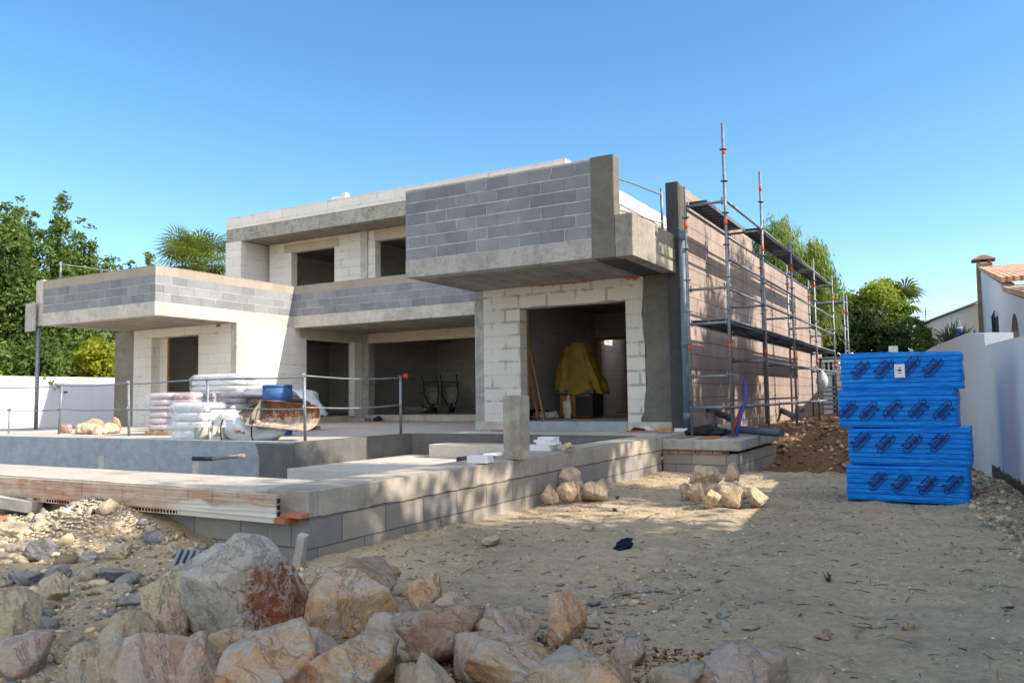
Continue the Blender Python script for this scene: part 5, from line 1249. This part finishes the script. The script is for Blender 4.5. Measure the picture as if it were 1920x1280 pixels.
# ------------------------------------------------------------------ vegetation
def foliage(name, blobs, n, size, m, parent, seed, aspect=.5, droop=0., clump=26, spread=.16, shell=.55, tuft=None):
    rs = np.random.RandomState(seed); B = np.array(blobs, float)
    wgt = (B[:, 3]*B[:, 4]*B[:, 5])**.8; wgt /= wgt.sum(); nc = max(1, n//clump)
    bi = rs.choice(len(B), nc, p=wgt); d = rs.normal(size=(nc, 3)); d /= np.linalg.norm(d, axis=1)[:, None]
    r = shell+(1-shell)*rs.rand(nc); r = np.where(rs.rand(nc) < .15, r*1.13, r)
    C = B[bi, :3]+d*r[:, None]*B[bi, 3:]
    ci = np.repeat(np.arange(nc), clump); sc = B[bi][:, 3:].mean(1)*spread
    P = C[ci]+rs.normal(size=(len(ci), 3))*sc[ci][:, None]*(1, 1, .8)
    if droop: P[:, 2] -= np.abs(rs.normal(size=len(ci)))*droop*.6
    s = size*rs.uniform(.6, 1.3, len(ci))
    N = d[ci]*.6+rs.normal(size=(len(ci), 3))*.6+(0, 0, .35); N /= np.linalg.norm(N, axis=1)[:, None]
    T = rs.normal(size=(len(ci), 3)); 
    if droop: T = T*.25+(0, 0, -1)
    T -= N*(T*N).sum(1)[:, None]; T /= np.linalg.norm(T, axis=1)[:, None]+1e-9
    S = np.cross(N, T); a = (s*.5)[:, None]; b = a*aspect
    q = np.stack([P-T*a, P+S*b+T*a*.1-N*a*.1, P+T*a, P-S*b+T*a*.1-N*a*.1], 1)
    F = np.arange(len(P)*4).reshape(-1, 4)
    return np_obj(name, q.reshape(-1, 3), F, m, parent)
def tree(name, x, y, z, h, blobs, n, size, m, label, seed, r=.16, cat='tree', group=None, limbs=6, **kw):
    root = empty(name, (x, y, z), label, cat, group); rr = random.Random(seed)
    bm = bmesh.new(); top = Vector((rr.uniform(-.2, .2), rr.uniform(-.2, .2), h*.62))
    tube(bm, [(0, 0, -.6), (.05*r, 0, h*.2), (top.x*.5, top.y*.5, h*.42), top], [r*1.25, r, r*.8, r*.45], 10)
    for k in range(limbs):
        b = blobs[k % len(blobs)]; s = Vector((top.x*.4, top.y*.4, h*rr.uniform(.25, .5))); e = Vector(b[:3])
        mid = (s+e)/2+Vector((rr.uniform(-.2, .2), rr.uniform(-.2, .2), .1*h*rr.random()))
        tube(bm, [s, mid, e], [r*.5, r*.32, r*.1], 6)
    mesh_obj('trunk', bm, M['bark'], root)
    foliage('crown', blobs, n, size, M[m], root, seed, **kw)
    return root
rr = random.Random(77)
def blobset(n, w_, d_, z0, z1, r0, r1, rr):
    return [(rr.uniform(-w_, w_), rr.uniform(-d_, d_), rr.uniform(z0, z1), *([rr.uniform(r0, r1)]*2), rr.uniform(r0, r1)*1.05) for _ in range(n)]
# big carob like trees beyond the left garden wall: blobs are upright plumes
LT = [(-31.5, 14.2, 8.4, 'leaf_carob', 'leftmost tall leafy tree beyond the white garden wall'), (-32.5, 17.2, 9.0, 'leaf_carob', 'tall leafy tree with the highest crown beyond the white garden wall'), (-32.5, 20.0, 7.6, 'leaf_carob', 'leafy tree with tufted crown behind the left balcony'), (-33.5, 18.6, 8.2, 'leaf_carob', 'leafy tree filling the gap between the taller ones beyond the garden wall'), (-32.5, 21.9, 7.2, 'leaf_carob', 'rightmost tufted leafy tree above the left balcony roof line')]
for k, (x, y, h, m, lab) in enumerate(LT):
    bl = blobset(9, 2.2, 1.9, 1.2, h*.56, 1.0, 1.4, rr)
    for j in range(14):
        a = rr.uniform(-1.8, 1.8); b = rr.uniform(-2.1, 2.1); t = h*rr.uniform(.66, 1.0)
        bl += [(a, b, t*.82, .5, .5, 1.1), (a+rr.uniform(-.15, .15), b+rr.uniform(-.15, .15), t*.97, .27, .27, .95)]
    tree('leafy_tree', x, y, -.8, h, bl, 42000, .185, m, lab, 100+k, .25, group='leafy trees beyond the garden wall', shell=.5, spread=.17, clump=20)
for k, (x, y, m, lab) in enumerate([(-28.4, 13.2, 'leaf_bright', 'low bright shrub just above the white garden wall, leftmost'), (-28.4, 16.4, 'leaf_carob', 'low green shrub above the white garden wall in the middle'), (-28.6, 19.4, 'leaf_bright', 'yellowish feathery shrub above the white garden wall beside the pier')]):
    bl = blobset(7, .9, 1.5, .8, 2.4, .6, 1.0, rr)
    tree('shrub', x, y, -.6, 2.4, bl, 9000, .17, m, lab, 140+k, .07, 'shrub', 'shrubs above the garden wall', limbs=5, shell=.4)
# fan palm behind the left balcony
def fan_leaf(bm, o, d, L, blades=17, mi=0):
    d = d.normalized(); s = d.cross(Vector((0, 0, 1))).normalized(); u = s.cross(d)
    hub = o+d*L*.55; tube(bm, [o, o+d*L*.3+Vector((0, 0, .04)), hub], [.03, .02, .015], 5)
    for k in range(blades):
        a = R(-118+236*k/(blades-1)); dr = (d*math.cos(a)+s*math.sin(a)); ln = L*.66*(1-.25*abs(a)/2.1)
        tip = hub+dr*ln-Vector((0, 0, .22*ln)); mid = hub+dr*ln*.55+u*.03; w_ = (s*math.cos(a)-d*math.sin(a))*.055
        v = [bm.verts.new(q) for q in (hub, mid-w_, tip, mid+w_)]; bm.faces.new(v)
pm = empty('fan_palm', (-43.6, 35., 2.9), 'fan palm rising behind the left balcony', 'palm')
bm = bmesh.new(); tube(bm, [(0, 0, -4), (.1, 0, 2.), (0, 0, 6.1)], [.35, .28, .25], 12); mesh_obj('trunk', bm, M['bark'], pm)
bm = bmesh.new(); rp = random.Random(3)
for k in range(84):
    a = rp.uniform(0, 6.28); e = rp.uniform(-.7, 1.25); fan_leaf(bm, Vector((rp.uniform(-.9, .9), rp.uniform(-.5, .5), 5.9+rp.uniform(-.2, .5))), Vector((math.cos(a)*math.cos(e), math.sin(a)*math.cos(e), math.sin(e))), rp.uniform(2.0, 3.0))
mesh_obj('fronds', bm, M['leaf_palm'], pm)
# pepper tree over the side wall
bl = [(rr.uniform(-1.7, 1.9), rr.uniform(-1.2, 1.2), rr.uniform(2.2, 7.4), .75, .75, 1.1) for _ in range(15)]+[(-.2, 0, 7.7, .8, .8, .8), (-.9, 0, 7.2, .7, .7, .8), (1.2, 0, 6.4, .6, .6, .9), (1.8, 0, 5.3, .5, .5, .9)]
tree('pepper_tree', -6.6, 36., -.5, 7.2, bl, 42000, .30, 'leaf_pepper', 'feathery weeping tree rising behind the side wall and scaffold', 160, .22, aspect=.16, droop=1.0, shell=.45, clump=34)
# bright bushy tree and dark growth behind the blue packs
bl = [(rr.uniform(-1.9, 1.7), rr.uniform(-1., 1.), rr.uniform(2.6, 4.6), .9, .9, .8) for _ in range(12)]
tree('bushy_tree', -4.55, 43.5, .3, 4.6, bl, 32000, .2, 'leaf_bright', 'bright yellow green bushy tree behind the blue packs', 170, .2, shell=.45)
bl = [(rr.uniform(-2.6, 2.0), rr.uniform(-.6, .6), rr.uniform(.6, 3.0), .9, .7, .9) for _ in range(14)]
tree('dark_shrub', -4.2, 41.2, .3, 2.8, bl, 22000, .2, 'leaf_dark', 'dark green shrub mass below the bright bushy tree', 171, .12, 'shrub', shell=.4)
bl = [(rr.uniform(-1.9, 2.2), rr.uniform(-.5, .5), rr.uniform(.7, 3.6), .8, .6, .9) for _ in range(10)]
tree('bushy_tree', -8.2, 42., .3, 4., bl, 18000, .2, 'leaf_bright', 'green bushy tree seen through the scaffold', 172, .14, shell=.4)
tp = empty('clipped_bush', (-2.15, 41.5, .2), 'round clipped bush between the bushy tree and the white villa', 'bush')
bm = bmesh.new(); tube(bm, [(0, 0, -.5), (0, 0, 1.4)], [.1, .08], 8); mesh_obj('trunk', bm, M['bark'], tp)
foliage('crown', [(0, 0, 1.95, 1.05, .95, 1.35)], 16000, .11, M['leaf_carob'], tp, 180, shell=.88, spread=.06)
bl_ = empty('fan_palm', (-2.4, 44, .5), 'small fan palm poking out right of the bright bushy tree', 'palm')
bm = bmesh.new(); tube(bm, [(0, 0, -.5), (0, 0, 3.9)], [.16, .14], 8); mesh_obj('trunk', bm, M['bark'], bl_)
bm = bmesh.new()
for k in range(26):
    a = rp.uniform(0, 6.28); e = rp.uniform(-.5, 1.1); fan_leaf(bm, Vector((0, 0, 3.9)), Vector((math.cos(a)*math.cos(e), math.sin(a)*math.cos(e), math.sin(e))), rp.uniform(.9, 1.5), 13)
mesh_obj('fronds', bm, M['leaf_palm'], bl_)
# yuccas by the villa
for k, (x, y, z, s) in enumerate([(-.25, 33., 1.15, 1.25), (.25, 34., 1.1, 1.05), (.55, 30., .95, .8)]):
    r_ = empty('yucca', (x, y, z), ['largest spiky yucca beside the white villa', 'second spiky yucca to the right of the largest', 'small spiky yucca near the barred window'][k], 'yucca', 'yuccas by the villa')
    bm = bmesh.new(); tube(bm, [(0, 0, -1.6), (0, 0, .5*s)], [.09, .06], 8); mesh_obj('stem', bm, M['bark'], r_)
    bm = bmesh.new()
    for j in range(230):
        a = rp.uniform(0, 6.28); e = rp.uniform(-.3, 1.5); d = Vector((math.cos(a)*math.cos(e), math.sin(a)*math.cos(e), math.sin(e))); s_ = d.cross(Vector((.1, .2, 1))).normalized()*.022*s
        o_ = Vector((rp.uniform(-.2, .2), 0, rp.uniform(.3, .6)))*s; L = rp.uniform(.45, .75)*s; bm.faces.new([bm.verts.new(q) for q in (o_-s_*.5, o_+d*L*.5-s_, o_+d*L-Vector((0, 0, .06)), o_+d*L*.5+s_)])
    mesh_obj('leaves', bm, M['leaf_yucca'], r_)
# shade trees east of the plot, outside the frame: they cast the dappled shade
for k, (x, y, h, n, zl) in enumerate([(5.2, 1.6, 8.6, 17000, 3.6), (6.4, 5.4, 8.7, 16000, 3.8), (6.8, 10.0, 11.2, 13000, 6.9), (7.2, 14.8, 11.0, 17000, 4.8), (7.5, 19.4, 12.0, 17000, 4.8), (5.0, -2.5, 8.4, 12000, 3.6)]):
    bl = blobset(14, 1.7, 1.9, zl, h*.9, .7, 1.15, rr)
    tree('street_tree', x, y, -.5, h, bl, n, .21, 'leaf_carob', 'leafy garden tree outside the picture behind the boundary wall', 200+k, .16, group='garden trees behind the boundary wall', shell=.35, spread=.28)

# ------------------------------------------------------------------ neighbouring villas
def poly_prism(name, pts, d, m, parent):
    bm = bmesh.new(); A = [bm.verts.new(p) for p in pts]; B = [bm.verts.new(Vector(p)+Vector(d)) for p in pts]
    bm.faces.new(A); bm.faces.new(B[::-1])
    for k in range(len(A)): bm.faces.new((A[k], B[k], B[(k+1) % len(A)], A[(k+1) % len(A)]))
    o = mesh_obj(name, bm, m, parent); bmesh_recalc(o); return o
V1 = empty('white_villa', (1.0, 30, .3), 'white villa with clay tile roof, stone chimney and arched porch at the right edge', 'house')
# side wall with roof verge; window and arch cut as separate pieces along the wall
def vw(pts): return [(0, y-30, z-.3) for y, z in pts]
poly_prism('side_wall', vw([(24.2, -1.), (44, -1.), (44, 5.75), (24.2, 2.75)]), (.3, 0, 0), M['house_white'], V1)
poly_prism('porch_wall', vw([(12, -1.), (18.1, -1.), (18.1, 1.0), (18.3, 1.28), (18.8, 1.50), (19.5, 1.60), (20.2, 1.52), (20.8, 1.30), (21.0, 1.0), (21.0, -1.), (24.19, -1.), (24.19, 2.58), (12, 1.02)]), (.28, 0, 0), M['house_white'], V1)
poly_prism('arch_shade', [(.9, 17.6-30, -1.3), (.9, 21.6-30, -1.3), (.9, 21.6-30, 1.62), (.9, 17.6-30, 1.35)], (.1, 0, 0), M['glass_and_shade'], V1)  # dark sheet standing in for the shade inside the porch arch
wd = poly_prism('window', [(-.03, 27.0-30, 1.15-.3), (-.03, 29.6-30, 1.15-.3), (-.03, 29.6-30, 2.25-.3), (-.03, 27.0-30, 2.15-.3)], (.03, 0, 0), M['glass_and_shade'], V1)
bm = bmesh.new()
for k in range(12): bx(bm, -.10, -.08, 27.05-30+.22*k, 27.09-30+.22*k, 1.1-.3, 2.3-.3)
bx(bm, -.10, -.08, 27-30, 29.6-30, 2.28-.3, 2.33-.3); mesh_obj('window_bars', bm, M['black'], wd)
poly_prism('roof', [(-.06, 44.2-30, 5.80-.3), (-.06, 22.6-30, 2.62-.3), (-.06, 22.6-30, 2.74-.3), (-.06, 44.2-30, 5.95-.3)], (16, 0, 0), M['rooftile'], V1)
poly_prism('porch_roof', [(-.05, 22.5-30, 2.40-.3), (-.05, 11-30, .95-.3), (-.05, 11-30, 1.05-.3), (-.05, 22.5-30, 2.50-.3)], (10, 0, 0), M['rooftile'], V1)
ch = poly_prism('chimney', [(-.22, 43.5-30, -1), (.5, 43.5-30, -1), (.5, 43.5-30, 5.72), (-.16, 43.5-30, 5.72)], (0, .8, 0), M['chimney_stone'], V1)
bm = bmesh.new()
for dx, dy in ((-.12, 13.55), (.32, 13.55), (-.12, 14.1), (.32, 14.1)): bx(bm, dx, dx+.12, dy, dy+.12, 5.721, 5.88)
c4 = [bm.verts.new(q) for q in ((-.36, 13.3, 5.88), (.64, 13.3, 5.88), (.64, 14.5, 5.88), (-.36, 14.5, 5.88))]; t4 = [bm.verts.new(q) for q in ((.05, 13.8, 6.15), (.25, 13.8, 6.15), (.25, 14.0, 6.15), (.05, 14.0, 6.15))]
bm.faces.new(c4[::-1]); bm.faces.new(t4)
for k in range(4): bm.faces.new((c4[k], c4[(k+1) % 4], t4[(k+1) % 4], t4[k]))
mesh_obj('chimney_cap', bm, plain('chimney_tiles', (.20, .13, .10), .9, .1, v=.4), ch)
part('front_wall', [(.3, 13, 24.3-30, 24.6-30, -1.3, 2.42)], M['house_white'], V1)
V2 = empty('white_bungalow', (-.4, 44.6, .4), 'low white house with sloping roof line left of the tiled villa', 'house')
poly_prism('gable_wall', [(-.85, 0, -1.5), (1.35, 0, -1.5), (1.35, 0, 3.85), (-.85, 0, 3.05)], (0, 8, 0), M['house_white'], V2)
poly_prism('roof_edge', [(-1.55, -.25, 2.78), (-.85, -.25, 3.12), (1.4, -.25, 3.93), (1.4, -.25, 3.99), (-.85, -.25, 3.17), (-1.55, -.25, 2.83)], (0, 8.4, 0), M['house_white'], V2)
poly_prism('side_wing', [(-1.6, .3, -1.5), (-.86, .02, -1.5), (-.86, .02, 3.02), (-1.6, .3, 2.7)], (0, 6, 0), M['house_white'], V2)
bm = bmesh.new(); tube(bm, [(-1.05, -.02, 1.2), (-1.0, -.08, 1.55), (-1.12, -.06, 2.0), (-1.02, -.06, 2.4)], [.05, .09, .07, .03], 8); tube(bm, [(-1.12, -.05, .9), (-1.02, -.05, 1.2)], [.09, .05], 8); mesh_obj('wall_ornament', bm, M['black'], V2)
poly_prism('vent_window', [(.35, -.02, 1.95), (1.0, -.02, 2.05), (1.0, -.02, 2.2), (.35, -.02, 2.15)], (0, .018, 0), M['glass_and_shade'], V2)
bm = bmesh.new(); cyl(bm, (-1.1, 2, 3.0), (-1.1, 2, 3.9), .02, 6)
for z, l in ((3.75, .25), (3.6, .18)): cyl(bm, (-1.1-l, 2, z), (-1.1+l, 2, z), .014, 5)
mesh_obj('aerial', bm, M['black'], V2)
o = part('gate_pier', [(-2.75, -2.4, 38.5, 38.8, -.5, 2.0)], M['house_white']); tag(o, 'pale gate pier left of the clipped round bush', 'gate pier')
# water bottle and strap on the wall
bm = bmesh.new()
for (a, b_, ra, rb) in ((0, .22, .05, .05), (.22, .27, .05, .018), (.27, .32, .018, .018)): cyl(bm, (0, 0, a), (0, 0, b_), ra, 16, rb)
bm.normal_update(); o = mesh_obj('water_bottle', bm, M['bag'], loc=(wallx(15.3)+.12, 15.3, .87)); o.scale = (.85, .85, .95); tag(o, 'clear water bottle with blue label standing on the boundary wall', 'bottle')
bm = bmesh.new(); cyl(bm, (0, 0, .09), (0, 0, .18), .0515, 16); mesh_obj('bottle_label', bm, M['blue'], o)
bm = bmesh.new(); tube(bm, [(wallx(15.9)+.1, 15.9, .90), (wallx(15.3)+.08, 15.0, .90), (wallx(14.6)+.1, 14.4, .88)], .03, 6)
tag(mesh_obj('black_jacket', bm, M['black']), 'black strap lying on the wall top beside the water bottle', 'strap')
for k, (y, s) in enumerate([(9.6, .09), (10.2, .07), (10.6, .06)]):
    tag(rock_obj('stone', wallx(y)+.4, y, .45, s*2.2, s*1.5, 'rk_brown', 520+k, sub=3), 'small brown stone lying along the top of the boundary wall', 'stone', 'stones on the boundary wall')
